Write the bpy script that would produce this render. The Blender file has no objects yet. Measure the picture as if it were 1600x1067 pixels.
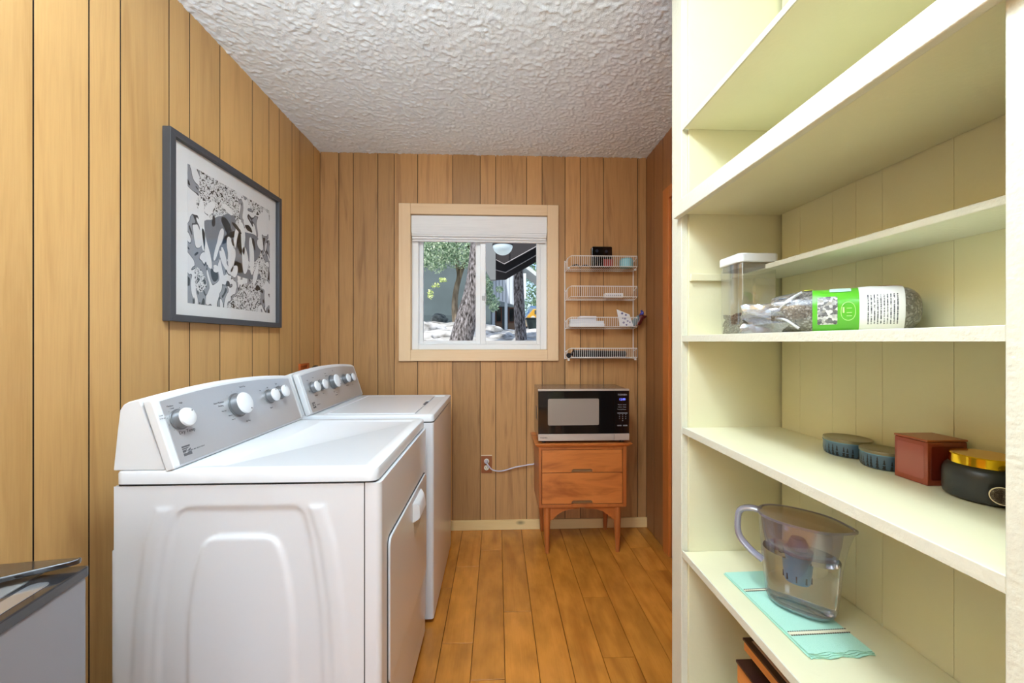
import bpy, bmesh, math, random
import numpy as np
from mathutils import Vector, Matrix
random.seed(7)
rng = np.random.RandomState(7)
SC = bpy.context.scene
COL = SC.collection
R = math.radians
# ------------------------------------------------------------------ camera, world, lights
cam_d = bpy.data.cameras.new('camera'); cam = bpy.data.objects.new('camera', cam_d); COL.objects.link(cam)
cam_d.sensor_width = 36; cam_d.lens = 13.5; cam_d.clip_start = 0.02; cam_d.clip_end = 200
cam.location = (0, 0, 1.22); cam.rotation_euler = (R(90), 0, -math.atan(23/600))
SC.camera = cam
SC.view_settings.view_transform = 'Standard'; SC.view_settings.look = 'None'
SC.view_settings.exposure = -0.08; SC.view_settings.gamma = 1; SC.view_settings.use_curve_mapping = False
world = bpy.data.worlds.new('world'); SC.world = world; world.use_nodes = True
wn = world.node_tree
sky = wn.nodes.new('ShaderNodeTexSky'); sky.sky_type = 'NISHITA'; sky.sun_disc = False
sky.sun_elevation = R(52); sky.sun_rotation = R(200); sky.air_density = 1; sky.dust_density = 2
wn.links.new(sky.outputs[0], wn.nodes['Background'].inputs[0])
wn.nodes['Background'].inputs[1].default_value = 0.26

def light(name, kind, loc, rot, power, col, **kw):
    d = bpy.data.lights.new(name, kind); d.energy = power; d.color = col
    for k, v in kw.items(): setattr(d, k, v)
    o = bpy.data.objects.new(name, d); COL.objects.link(o); o.location = loc; o.rotation_euler = rot
    return o
light('sun', 'SUN', (0, 0, 10), (R(36), 0, R(-16)), 4.2, (1, .95, .86), angle=R(1.0))
# lamp at the ceiling above the camera, then two added fill lights with no known source
light('ceiling_lamp_light', 'AREA', (-.10, .66, 2.38), (0, 0, 0), 24, (.80, .93, 1), shape='DISK', size=.34)
light('ceiling_fill', 'AREA', (-.52, -.05, 1.9), (R(180), 0, 0), 80, (.75, .91, 1), shape='DISK', size=.7)  # added fill thrown up to brighten the ceiling, no such fitting known
light('rear_fill', 'AREA', (-.1, -2.4, 1.4), (R(94), 0, 0), 17, (.82, .93, 1), shape='RECTANGLE', size=1.8, size_y=1.8)  # added soft fill from behind the camera, no window known there

# ------------------------------------------------------------------ helpers
def lin(c):
    return tuple(((x/255)/12.92 if x/255 <= .04045 else ((x/255+.055)/1.055)**2.4) for x in c) + (1,)

class MB:
    """collects geometry for ONE mesh object"""
    def __init__(s): s.v = []; s.f = []; s.m = []; s.cur = 0
    def add(s, vs, fs):
        b = len(s.v); s.v += [tuple(v) for v in vs]
        s.f += [tuple(i+b for i in f) for f in fs]; s.m += [s.cur]*len(fs); return s
    def box(s, x0, x1, y0, y1, z0, z1):
        return s.add([(x0,y0,z0),(x1,y0,z0),(x1,y1,z0),(x0,y1,z0),(x0,y0,z1),(x1,y0,z1),(x1,y1,z1),(x0,y1,z1)],
                     [(3,2,1,0),(4,5,6,7),(0,1,5,4),(1,2,6,5),(2,3,7,6),(3,0,4,7)])
    def prism(s, poly, a, b, axis='y'):
        """poly in the plane normal to axis: 'y' -> (x,z), 'x' -> (y,z), 'z' -> (x,y)"""
        n = len(poly)
        def p(u, w, t):
            return (u, t, w) if axis == 'y' else ((t, u, w) if axis == 'x' else (u, w, t))
        vs = [p(u, w, a) for u, w in poly] + [p(u, w, b) for u, w in poly]
        fs = [tuple(range(n))[::-1], tuple(range(n, 2*n))] + [(i, (i+1) % n, n+(i+1) % n, n+i) for i in range(n)]
        return s.add(vs, fs)
    def loft(s, rings, cap=True, close=True):
        n = len(rings[0]); vs = [p for r in rings for p in r]; fs = []
        for k in range(len(rings)-1):
            for i in range(n if close else n-1):
                j = (i+1) % n; fs.append((k*n+i, k*n+j, (k+1)*n+j, (k+1)*n+i))
        if cap: fs += [tuple(range(n))[::-1], tuple(range((len(rings)-1)*n, len(rings)*n))]
        return s.add(vs, fs)
    def lathe(s, prof, c=(0,0,0), n=32, M=None):
        rings = []
        for r, z in prof:
            ring = [Vector((max(r,1e-5)*math.cos(2*math.pi*i/n), max(r,1e-5)*math.sin(2*math.pi*i/n), z)) for i in range(n)]
            if M is not None: ring = [M @ p for p in ring]
            rings.append([tuple(p + Vector(c)) for p in ring])
        return s.loft(rings)
    def tube(s, pts, r, n=8, radii=None):
        pts = [Vector(p) for p in pts]; rings = []; up = None
        for i, p in enumerate(pts):
            t = (pts[min(i+1, len(pts)-1)] - pts[max(i-1, 0)]).normalized()
            if up is None: up = Vector((0,0,1)) if abs(t.z) < .9 else Vector((1,0,0))
            a = t.cross(up).normalized(); up = a.cross(t).normalized()
            rr = radii[i] if radii else r
            rx, rz = rr if isinstance(rr, tuple) else (rr, rr)
            rings.append([tuple(p + a*math.cos(2*math.pi*k/n)*rx + up*math.sin(2*math.pi*k/n)*rz) for k in range(n)])
        return s.loft(rings)
    def obj(s, name, mat, parent=None, bevel=0, seg=2, loc=None, rot=None, M=None, smooth=35, extra=None, sub=0):
        me = bpy.data.meshes.new(name); me.from_pydata(s.v, [], s.f)
        mats = mat if isinstance(mat, (list, tuple)) else [mat]
        for m_ in mats: me.materials.append(m_)
        if len(mats) > 1: me.polygons.foreach_set('material_index', s.m)
        bm = bmesh.new(); bm.from_mesh(me); bmesh.ops.recalc_face_normals(bm, faces=bm.faces)
        if smooth:
            a = R(smooth)
            for f in bm.faces: f.smooth = True
            for e in bm.edges:
                e.smooth = not (len(e.link_faces) != 2 or e.calc_face_angle(0) > a)
        bm.to_mesh(me); bm.free()
        o = bpy.data.objects.new(name, me); COL.objects.link(o)
        if parent: o.parent = parent
        if M is not None: o.matrix_basis = M
        if loc: o.location = loc
        if rot: o.rotation_euler = rot
        if bevel:
            b = o.modifiers.new('bevel', 'BEVEL'); b.width = bevel; b.segments = seg; b.limit_method = 'ANGLE'; b.angle_limit = R(32); b.harden_normals = True
        if sub:
            q = o.modifiers.new('sub', 'SUBSURF'); q.levels = sub; q.render_levels = sub
        return o

def tag(o, label, cat, group=None, kind=None):
    o['label'] = label; o['category'] = cat
    if group: o['group'] = group
    if kind: o['kind'] = kind
    return o
def thing(name, label, cat, loc=(0,0,0), rz=0, group=None, kind=None):
    o = bpy.data.objects.new(name, None); COL.objects.link(o); o.empty_display_size = .05
    o.location = loc; o.rotation_euler = (0, 0, rz)
    return tag(o, label, cat, group, kind)
def copy_tree(o, parent=None):
    c = o.copy(); COL.objects.link(c)
    if parent: c.parent = parent
    for ch in list(o.children): copy_tree(ch, c)
    return c
def basis(origin, u, v, w):
    return Matrix(((u[0],v[0],w[0],origin[0]),(u[1],v[1],w[1],origin[1]),(u[2],v[2],w[2],origin[2]),(0,0,0,1)))
def text(body, size, M, mat, parent, name='lettering', align='CENTER', ext=.0002, shear=0):
    c = bpy.data.curves.new(name, 'FONT'); c.body = body; c.size = size; c.align_x = align; c.align_y = 'CENTER'
    c.extrude = ext; c.materials.append(mat); c.shear = shear; c.resolution_u = 3
    tmp = bpy.data.objects.new('tmp', c); me = bpy.data.meshes.new_from_object(tmp); bpy.data.objects.remove(tmp)
    o = bpy.data.objects.new(name, me); COL.objects.link(o); o.parent = parent; o.matrix_basis = M
    return o
def rounded(x0, x1, y0, y1, r, n=6):
    pts = []
    for cx, cy, a0 in ((x1-r,y0+r,-90),(x1-r,y1-r,0),(x0+r,y1-r,90),(x0+r,y0+r,180)):
        for i in range(n+1):
            a = R(a0+90*i/n); pts.append((cx+r*math.cos(a), cy+r*math.sin(a)))
    return pts
def smoothpath(pts, n=8):
    P = [Vector(p) for p in pts]; P = [2*P[0]-P[1]] + P + [2*P[-1]-P[-2]]; out = []
    for i in range(1, len(P)-2):
        for k in range(n):
            t = k/n; a, b, c, d = P[i-1], P[i], P[i+1], P[i+2]
            out.append(.5*((2*b)+(c-a)*t+(2*a-5*b+4*c-d)*t*t+(3*b-a-3*c+d)*t**3))
    out.append(P[-2]); return out

# ------------------------------------------------------------------ materials
def newmat(name):
    m = bpy.data.materials.new(name); m.use_nodes = True
    return m, m.node_tree, m.node_tree.nodes['Principled BSDF']
def mat(name, c, rough=.5, metal=0, coat=0, spec=.5, bump=0, bscale=200, emis=None, estr=0, mottled=0, mscale=6):
    m, nt, b = newmat(name)
    b.inputs['Base Color'].default_value = lin(c); b.inputs['Roughness'].default_value = rough
    b.inputs['Metallic'].default_value = metal; b.inputs['Coat Weight'].default_value = coat
    b.inputs['Coat Roughness'].default_value = .05; b.inputs['Specular IOR Level'].default_value = spec
    if emis: b.inputs['Emission Color'].default_value = lin(emis); b.inputs['Emission Strength'].default_value = estr
    tc = nt.nodes.new('ShaderNodeTexCoord')
    if bump:
        n = nt.nodes.new('ShaderNodeTexNoise'); n.inputs['Scale'].default_value = bscale; n.inputs['Detail'].default_value = 3
        nt.links.new(tc.outputs['Object'], n.inputs['Vector'])
        bp = nt.nodes.new('ShaderNodeBump'); bp.inputs['Strength'].default_value = .6; bp.inputs['Distance'].default_value = bump
        nt.links.new(n.outputs[0], bp.inputs['Height']); nt.links.new(bp.outputs[0], b.inputs['Normal'])
    if mottled:
        n = nt.nodes.new('ShaderNodeTexNoise'); n.inputs['Scale'].default_value = mscale; n.inputs['Detail'].default_value = 4
        nt.links.new(tc.outputs['Object'], n.inputs['Vector'])
        r = nt.nodes.new('ShaderNodeValToRGB'); e = r.color_ramp.elements
        e[0].position = .35; e[1].position = .65
        e[0].color = lin(tuple(x*(1-mottled) for x in c)); e[1].color = lin(tuple(min(255, x*(1+mottled*.4)) for x in c))
        nt.links.new(n.outputs[0], r.inputs[0]); nt.links.new(r.outputs[0], b.inputs['Base Color'])
    return m
def wood(name, light_c, dark_c, axis='z', stretch=14, scale=3.0, rough=.42, coat=0, vary=.16, pores=.35, knots=False, spec=.5, blotch=0):
    m, nt, b = newmat(name); L = nt.links
    tc = nt.nodes.new('ShaderNodeTexCoord'); oi = nt.nodes.new('ShaderNodeObjectInfo')
    mul = nt.nodes.new('ShaderNodeVectorMath'); mul.operation = 'SCALE'; mul.inputs['Scale'].default_value = 37
    cmb = nt.nodes.new('ShaderNodeCombineXYZ')
    for i in range(3): L.new(oi.outputs['Random'], cmb.inputs[i])
    L.new(cmb.outputs[0], mul.inputs[0])
    add = nt.nodes.new('ShaderNodeVectorMath'); L.new(tc.outputs['Object'], add.inputs[0]); L.new(mul.outputs[0], add.inputs[1])
    mp = nt.nodes.new('ShaderNodeMapping'); sc = [scale*6]*3; sc['xyz'.index(axis)] = scale*6/stretch
    mp.inputs['Scale'].default_value = sc; L.new(add.outputs[0], mp.inputs['Vector'])
    n1 = nt.nodes.new('ShaderNodeTexNoise'); n1.inputs['Scale'].default_value = 1; n1.inputs['Detail'].default_value = 5; n1.inputs['Distortion'].default_value = 1.1
    L.new(mp.outputs[0], n1.inputs['Vector'])
    wv = nt.nodes.new('ShaderNodeMath'); wv.operation = 'MULTIPLY'; wv.inputs[1].default_value = 9
    L.new(n1.outputs[0], wv.inputs[0])
    sn = nt.nodes.new('ShaderNodeMath'); sn.operation = 'SINE'; L.new(wv.outputs[0], sn.inputs[0])
    mr = nt.nodes.new('ShaderNodeMapRange'); mr.inputs['From Min'].default_value = -1; L.new(sn.outputs[0], mr.inputs[0])
    mp2 = nt.nodes.new('ShaderNodeMapping'); s2 = [260]*3; s2['xyz'.index(axis)] = 9
    mp2.inputs['Scale'].default_value = s2; L.new(add.outputs[0], mp2.inputs['Vector'])
    n2 = nt.nodes.new('ShaderNodeTexNoise'); n2.inputs['Scale'].default_value = 1; n2.inputs['Detail'].default_value = 2
    L.new(mp2.outputs[0], n2.inputs['Vector'])
    mix = nt.nodes.new('ShaderNodeMath'); mix.operation = 'MULTIPLY_ADD'; mix.inputs[1].default_value = pores; L.new(n2.outputs[0], mix.inputs[0])
    m3 = nt.nodes.new('ShaderNodeMath'); m3.operation = 'MULTIPLY'; m3.inputs[1].default_value = 1-pores
    L.new(mr.outputs[0], m3.inputs[0]); L.new(m3.outputs[0], mix.inputs[2])
    ramp = nt.nodes.new('ShaderNodeValToRGB'); e = ramp.color_ramp.elements
    e[0].color = lin(light_c); e[1].color = lin(dark_c); e[0].position = .15; e[1].position = .95
    L.new(mix.outputs[0], ramp.inputs[0]); last = ramp.outputs[0]
    if blotch:
        nb = nt.nodes.new('ShaderNodeTexNoise'); nb.inputs['Scale'].default_value = 7; nb.inputs['Detail'].default_value = 3
        mb_ = nt.nodes.new('ShaderNodeMapping'); mb_.inputs['Scale'].default_value = [1.0 if a == axis else 2.2 for a in 'xyz']
        L.new(add.outputs[0], mb_.inputs['Vector']); L.new(mb_.outputs[0], nb.inputs['Vector'])
        rb = nt.nodes.new('ShaderNodeMapRange'); rb.inputs['From Min'].default_value = .35; rb.inputs['From Max'].default_value = .7
        rb.inputs['To Min'].default_value = 1+blotch*.4; rb.inputs['To Max'].default_value = 1-blotch; L.new(nb.outputs[0], rb.inputs[0])
        hb = nt.nodes.new('ShaderNodeHueSaturation'); L.new(last, hb.inputs['Color']); L.new(rb.outputs[0], hb.inputs['Value']); last = hb.outputs[0]
    if knots:
        v = nt.nodes.new('ShaderNodeTexVoronoi'); v.inputs['Scale'].default_value = 1
        mk = nt.nodes.new('ShaderNodeMapping'); sk = [9]*3; sk['xyz'.index(axis)] = 4.5; mk.inputs['Scale'].default_value = sk
        L.new(add.outputs[0], mk.inputs['Vector']); L.new(mk.outputs[0], v.inputs['Vector'])
        rk = nt.nodes.new('ShaderNodeMapRange'); rk.inputs['From Min'].default_value = .03; rk.inputs['From Max'].default_value = .16
        rk.inputs['To Min'].default_value = .38; L.new(v.outputs[0], rk.inputs[0])
        hk = nt.nodes.new('ShaderNodeHueSaturation'); L.new(last, hk.inputs['Color']); L.new(rk.outputs[0], hk.inputs['Value']); last = hk.outputs[0]
    mrv = nt.nodes.new('ShaderNodeMapRange'); mrv.inputs['To Min'].default_value = 1-vary; mrv.inputs['To Max'].default_value = 1+vary
    L.new(oi.outputs['Random'], mrv.inputs[0])
    hs = nt.nodes.new('ShaderNodeHueSaturation'); L.new(last, hs.inputs['Color']); L.new(mrv.outputs[0], hs.inputs['Value'])
    L.new(hs.outputs[0], b.inputs['Base Color'])
    b.inputs['Roughness'].default_value = rough; b.inputs['Coat Weight'].default_value = coat; b.inputs['Coat Roughness'].default_value = .12
    b.inputs['Specular IOR Level'].default_value = spec
    bp = nt.nodes.new('ShaderNodeBump'); bp.inputs['Strength'].default_value = .25; bp.inputs['Distance'].default_value = .0008
    L.new(mix.outputs[0], bp.inputs['Height']); L.new(bp.outputs[0], b.inputs['Normal'])
    return m
def clear(name, tint, amount=.12, rough=.03, body=0, bodycol=(255,255,255)):
    """thin clear sheet: straight-through with a mirror reflection that grows at grazing angles"""
    m = bpy.data.materials.new(name); m.use_nodes = True; nt = m.node_tree; nt.nodes.clear(); L = nt.links
    out = nt.nodes.new('ShaderNodeOutputMaterial'); tr = nt.nodes.new('ShaderNodeBsdfTransparent'); tr.inputs[0].default_value = lin(tint)
    gl = nt.nodes.new('ShaderNodeBsdfGlossy'); gl.inputs['Roughness'].default_value = rough
    lw = nt.nodes.new('ShaderNodeLayerWeight'); lw.inputs['Blend'].default_value = .5
    pw_ = nt.nodes.new('ShaderNodeMath'); pw_.operation = 'POWER'; pw_.inputs[1].default_value = 4; L.new(lw.outputs['Facing'], pw_.inputs[0])
    ad = nt.nodes.new('ShaderNodeMath'); ad.operation = 'MULTIPLY_ADD'; ad.inputs[1].default_value = .6; ad.inputs[2].default_value = amount*.16
    L.new(pw_.outputs[0], ad.inputs[0]); cl = nt.nodes.new('ShaderNodeClamp'); L.new(ad.outputs[0], cl.inputs[0])
    mx = nt.nodes.new('ShaderNodeMixShader'); L.new(cl.outputs[0], mx.inputs[0]); L.new(gl.outputs[0], mx.inputs[2])
    if body:
        df = nt.nodes.new('ShaderNodeBsdfDiffuse'); df.inputs[0].default_value = lin(bodycol)
        m2 = nt.nodes.new('ShaderNodeMixShader'); m2.inputs[0].default_value = body
        L.new(tr.outputs[0], m2.inputs[1]); L.new(df.outputs[0], m2.inputs[2]); L.new(m2.outputs[0], mx.inputs[1])
    else: L.new(tr.outputs[0], mx.inputs[1])
    L.new(mx.outputs[0], out.inputs[0]); return m
def ramped(name, tex, scale, stops, rough=.6, vec='Object', mscale=(1,1,1), detail=3, bump=0, metal=0, randomness=1, distortion=0, interp='LINEAR'):
    m, nt, b = newmat(name); L = nt.links
    tc = nt.nodes.new('ShaderNodeTexCoord'); mp = nt.nodes.new('ShaderNodeMapping'); mp.inputs['Scale'].default_value = mscale
    L.new(tc.outputs[vec], mp.inputs['Vector'])
    if tex == 'noise':
        t = nt.nodes.new('ShaderNodeTexNoise'); t.inputs['Detail'].default_value = detail; t.inputs['Distortion'].default_value = distortion; o = t.outputs[0]
    elif tex == 'voronoi': t = nt.nodes.new('ShaderNodeTexVoronoi'); o = t.outputs['Distance']
    else: t = nt.nodes.new('ShaderNodeTexVoronoi'); o = t.outputs['Color']
    t.inputs['Scale'].default_value = scale; L.new(mp.outputs[0], t.inputs['Vector'])
    r = nt.nodes.new('ShaderNodeValToRGB'); r.color_ramp.interpolation = interp
    e = r.color_ramp.elements; e[0].position, c0 = stops[0]; e[0].color = lin(c0); e[1].position, c1 = stops[1]; e[1].color = lin(c1)
    for p, c in stops[2:]: q = e.new(p); q.color = lin(c)
    L.new(o, r.inputs[0]); L.new(r.outputs[0], b.inputs['Base Color']); b.inputs['Roughness'].default_value = rough; b.inputs['Metallic'].default_value = metal
    if bump:
        bp = nt.nodes.new('ShaderNodeBump'); bp.inputs['Strength'].default_value = .8; bp.inputs['Distance'].default_value = bump
        L.new(o, bp.inputs['Height']); L.new(bp.outputs[0], b.inputs['Normal'])
    return m

M = {}
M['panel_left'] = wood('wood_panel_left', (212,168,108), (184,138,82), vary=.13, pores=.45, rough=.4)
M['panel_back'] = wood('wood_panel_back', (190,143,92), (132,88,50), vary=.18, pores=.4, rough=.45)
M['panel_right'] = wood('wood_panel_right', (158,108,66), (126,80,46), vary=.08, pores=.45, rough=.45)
M['groove'] = mat('groove_dark', (30,18,12), .8)
M['floor'] = wood('floor_maple', (198,128,48), (158,92,28), axis='y', stretch=7, scale=1.3, rough=.25, coat=.3, vary=.17, pores=.38, blotch=.24)
M['gap'] = mat('floor_gap', (128,82,40), .7)
M['pine'] = wood('pine_pale', (238,208,150), (220,182,118), axis='x', stretch=12, scale=1.5, vary=.03, rough=.45, knots=True)
M['casing_h'] = wood('casing_fir_h', (234,202,162), (220,182,140), axis='x', stretch=22, scale=2.2, vary=.03, rough=.5)
M['casing_v'] = wood('casing_fir_v', (232,200,160), (218,180,138), axis='z', stretch=22, scale=2.2, vary=.03, rough=.5)
M['ceiling'] = mat('ceiling_popcorn', (236,243,252), .95, bump=.003, bscale=220)
M['plain'] = mat('plain_plaster', (225,220,208), .9)
M['cream'] = mat('cream_paint', (228,224,190), .42, bump=.0006, bscale=90, mottled=.02, mscale=3)
M['cream_rough'] = mat('cream_paint_rough', (216,214,196), .5, bump=.0022, bscale=110)
M['enamel'] = mat('white_enamel', (222,225,230), .22, coat=.15)
M['plastic'] = mat('white_plastic', (226,229,233), .28)
M['seam'] = mat('dark_seam', (70,70,72), .6)
M['silver'] = mat('silver_fascia', (196,197,200), .33, metal=.55)
M['knob_side'] = mat('knob_grey', (128,129,132), .3, metal=.5)
M['ink'] = mat('grey_ink', (88,88,92), .6)
M['white'] = mat('white_paint', (240,241,244), .4)
M['vinyl'] = mat('white_vinyl', (240,241,243), .3)
M['black'] = mat('black_gloss', (14,14,16), .08, coat=.3)
M['black_matte'] = mat('black_matte', (24,24,26), .5)
M['steel'] = mat('brushed_steel', (200,188,178), .35, metal=.35, bump=.0002, bscale=300)
M['steel_dark'] = mat('fridge_silver', (150,153,160), .42, metal=.5)
M['black_plastic'] = mat('fridge_black', (34,34,37), .14, coat=.4)
M['wire'] = mat('white_wire', (240,238,236), .35)
M['walnut'] = wood('nightstand_walnut', (204,122,60), (142,72,30), axis='x', stretch=4, scale=1.9, rough=.3, vary=.04, pores=.3, coat=.15)
M['walnut_v'] = wood('nightstand_walnut_v', (180,102,48), (140,70,32), axis='z', stretch=8, scale=2, rough=.32, vary=.04, pores=.3, coat=.15)
M['glass'] = clear('window_glass', (252,253,253), .0, .01)
M['picglass'] = clear('picture_glass', (252,252,252), .12, .02)

# ------------------------------------------------------------------ room shell
XL, XR, YB, YF, ZC = -1.1325, .984, 2.5, -2.6, 2.432
floor = MB().box(XL-.1, XR+.1, YF-.1, YB+.1, -.12, -.012).obj('floor', M['gap'])
tag(floor, 'golden brown plank floor of the laundry room', 'floor', kind='structure')
rows = {}
x0f, pitch = .0285, .1263
known = {-2:[2.09,1.56], -1:[2.25], 0:[1.733], -3:[1.912], 3:[1.8155,1.4675], 6:[2.2436,2.018], 2:[1.22], 1:[1.18], 4:[1.12], 5:[1.3]}
for k in range(-10, 8):
    xa, xb = x0f+k*pitch, x0f+(k+1)*pitch
    xa, xb = max(xa, XL), min(xb, XR)
    if xb-xa < .01: continue
    js = sorted(known.get(k, [1.3+random.random()*.9]))
    ys = js[:]
    while ys[0] > YF+.5: ys.insert(0, ys[0]-random.uniform(.45, 1.1))
    ys = [YF]+[y for y in ys if y > YF+.1]+[YB]
    for a, b in zip(ys, ys[1:]):
        g = .0009
        o = MB().box(-(xb-xa)/2+g, (xb-xa)/2-g, -(b-a)/2+g, (b-a)/2-g, -.012, random.uniform(-.0004, .0004))\
            .obj('plank', M['floor'], floor, bevel=.0012, seg=1, loc=((xa+xb)/2, (a+b)/2, 0))

# ceiling: real stipple relief where it is seen, plain behind the camera
def up(a, k, shape):
    # smooth upsample of a random lattice
    h, w = shape
    yi = np.linspace(0, a.shape[0]-1.001, h); xi = np.linspace(0, a.shape[1]-1.001, w)
    y0 = yi.astype(int); x0 = xi.astype(int); fy = (yi-y0)[:, None]; fx = (xi-x0)[None, :]
    fy = fy*fy*(3-2*fy); fx = fx*fx*(3-2*fx)
    A = a[y0][:, x0]; B = a[y0][:, x0+1]; C = a[y0+1][:, x0]; D = a[y0+1][:, x0+1]
    return (A*(1-fx)+B*fx)*(1-fy)+(C*(1-fx)+D*fx)*fy
nx, ny = 400, 340
cx = np.linspace(XL-.02, XR+.02, nx); cy = np.linspace(.75, YB+.02, ny)
h1 = up(rng.rand(150, 190), 0, (ny, nx)); h2 = up(rng.rand(260, 300), 0, (ny, nx)); h3 = up(rng.rand(60, 70), 0, (ny, nx))
hh = np.clip(h1*.55+h2*.45+h3*.2-.52, 0, .5)*.0115
ceil = MB()
vs = [(cx[i], cy[j], ZC-hh[j, i]) for j in range(ny) for i in range(nx)]
fs = [(j*nx+i, j*nx+i+1, (j+1)*nx+i+1, (j+1)*nx+i) for j in range(ny-1) for i in range(nx-1)]
ceil.add(vs, fs); ceil.box(XL-.1, XR+.1, YF-.1, YB+.1, ZC+.006, ZC+.15); ceil.box(XL-.02, XR+.02, YF-.02, .75, ZC-.004, ZC+.02)
tag(ceil.obj('ceiling', M['ceiling'], smooth=70), 'white stippled popcorn ceiling', 'ceiling', kind='structure')

def plank(x0, x1, y0, y1, z0, z1, face, m_, parent, loc):
    k = MB().box(x0, x1, y0, y1, z0, z1); k.m = [0 if i == face else 1 for i in range(6)]
    return k.obj('plank', [m_, M['groove']], parent, loc=loc, smooth=0)
# walls: dark backing, wooden planks with recessed joints
T = .012; G = .0018
wl = MB().box(XL-.12, XL-T, YF-.1, YB+.1, 0, ZC+.01).obj('wall_left', M['groove'])
tag(wl, 'wood panelled wall behind the washer and dryer', 'wall', kind='structure')
ly = [2.5, 2.415, 2.247, 2.164, 2.040, 1.950, 1.821, 1.614, 1.459, 1.370, 1.199, 1.110, .982, .76]
wds = [.13, .09, .17, .09, .155, .2, .13, .09, .21]; k = 0
while ly[-1] > YF: ly.append(max(ly[-1]-wds[k % 9], YF)); k += 1
for a, b in zip(ly, ly[1:]):
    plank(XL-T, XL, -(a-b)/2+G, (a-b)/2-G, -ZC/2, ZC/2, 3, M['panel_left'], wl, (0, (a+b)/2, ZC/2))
wb = MB()
OX0, OX1, OZ0, OZ1 = -.56, .331, 1.162, 2.042
for bx in ((XL-.1, OX0, 0, ZC+.01), (OX1, XR+.1, 0, ZC+.01), (OX0, OX1, 0, OZ0), (OX0, OX1, OZ1, ZC+.01)):
    wb.box(bx[0], bx[1], YB+T, YB+.14, bx[2], bx[3])
wb = tag(wb.obj('wall_back', M['groove']), 'wood panelled wall with the window', 'wall', kind='structure')
bx_ = [-1.1325, -1.0146, -.923, -.767, -.663, -.513, -.288, -.111, -.010, .191, .2926, .444, .5446, .698, .926, .984]
for a, b in zip(bx_, bx_[1:]):
    m_ = MB(); c = (a+b)/2; A, B = a+G, b-G; zc = ZC/2
    if B <= OX0 or A >= OX1: m_.box(A-c, B-c, 0, T, -zc, zc)
    else:
        m_.box(A-c, B-c, 0, T, -zc, OZ0-zc); m_.box(A-c, B-c, 0, T, OZ1-zc, zc)
        if A < OX0: m_.box(A-c, OX0-c, 0, T, OZ0-zc, OZ1-zc)
        if B > OX1: m_.box(OX1-c, B-c, 0, T, OZ0-zc, OZ1-zc)
    m_.m = [0 if i % 6 == 2 else 1 for i in range(len(m_.f))]
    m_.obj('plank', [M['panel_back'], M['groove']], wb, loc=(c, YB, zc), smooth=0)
wr = MB().box(XR+T, XR+.12, YF-.1, YB+.1, 0, ZC+.01).obj('wall_right', M['groove'])
tag(wr, 'brown panelled wall beside the shelving', 'wall', kind='structure')
ry = [2.5, 2.376, 2.2455, 2.14]
for a, b in zip(ry, ry[1:]):
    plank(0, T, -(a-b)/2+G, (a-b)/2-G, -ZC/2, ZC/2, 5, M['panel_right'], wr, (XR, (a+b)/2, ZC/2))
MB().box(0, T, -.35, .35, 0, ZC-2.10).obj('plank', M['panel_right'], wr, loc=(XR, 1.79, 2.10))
yy = 1.44
while yy > YF:
    w_ = random.choice([.09, .13, .16, .2]); b = max(yy-w_, YF)
    MB().box(0, T, -(yy-b)/2+G, (yy-b)/2-G, -ZC/2, ZC/2).obj('plank', M['panel_right'], wr, loc=(XR, (yy+b)/2, ZC/2)); yy = b
wf = MB()
for bx in ((XL-.1, -1.0, 0, ZC), (.8, XR+.1, 0, ZC), (-1.0, .8, 0, .5), (-1.0, .8, 2.3, ZC)):
    wf.box(bx[0], bx[1], YF-.12, YF, bx[2], bx[3])
tag(wf.obj('wall_front', M['plain']), 'plain wall behind the camera with a wide opening', 'wall', kind='structure')

# baseboard
bb = MB().box(XL, XR, 2.487, YB, 0, .062).obj('baseboard_back', M['pine'], bevel=.002)
tag(bb, 'pale knotty pine baseboard under the window wall', 'baseboard', kind='structure')
# door in the right wall, hidden behind the shelving but for its casing
M['orange_wood'] = wood('orange_door_wood', (196,118,56), (160,84,34), vary=.03, pores=.4)
dr = thing('door_1', 'orange stained door and casing in the right wall', 'door', (XR, 1.79, 0), kind='structure')
MB().box(-.018, 0, .345, .42, 0, 2.10).obj('casing', M['orange_wood'], dr, bevel=.003)
MB().box(-.018, 0, -.42, -.345, 0, 2.10).obj('casing', M['orange_wood'], dr, bevel=.003)
MB().box(-.018, 0, -.345, .345, 2.03, 2.10).obj('casing', M['orange_wood'], dr, bevel=.003)
MB().box(0, .011, -.345, .345, 0.005, 2.03).obj('door_slab', M['orange_wood'], dr)

# ------------------------------------------------------------------ window
win = thing('window_1', 'white sliding window in a pale wooden casing', 'window', (0, YB, 1.6), kind='structure')
def wbox(n, m, x0, x1, y0, y1, z0, z1, bev=.003, parent=win): return MB().box(x0, x1, y0, y1, z0-1.6, z1-1.6).obj(n, m, parent, bevel=bev)
cx0, cx1, cz0, cz1 = -.6305, .3976, 1.094, 2.106; ix0, ix1, iz0, iz1 = -.555, .326, 1.167, 2.037
wbox('casing_board', M['casing_v'], cx0, ix0, -.02, 0, cz0, cz1)
wbox('casing_board', M['casing_v'], ix1, cx1, -.02, 0, cz0, cz1)
wbox('casing_board', M['casing_h'], ix0, ix1, -.0195, 0, iz1, cz1)
wbox('casing_board', M['casing_h'], ix0, ix1, -.0195, 0, cz0, iz0)
for a in ((ix0-.005, ix0, iz0, iz1), (ix1, ix1+.005, iz0, iz1), (ix0, ix1, iz0-.005, iz0), (ix0, ix1, iz1, iz1+.005)):
    wbox('jamb', M['casing_h'], a[0], a[1], 0, .08, a[2], a[3], 0)
f = MB()
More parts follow.
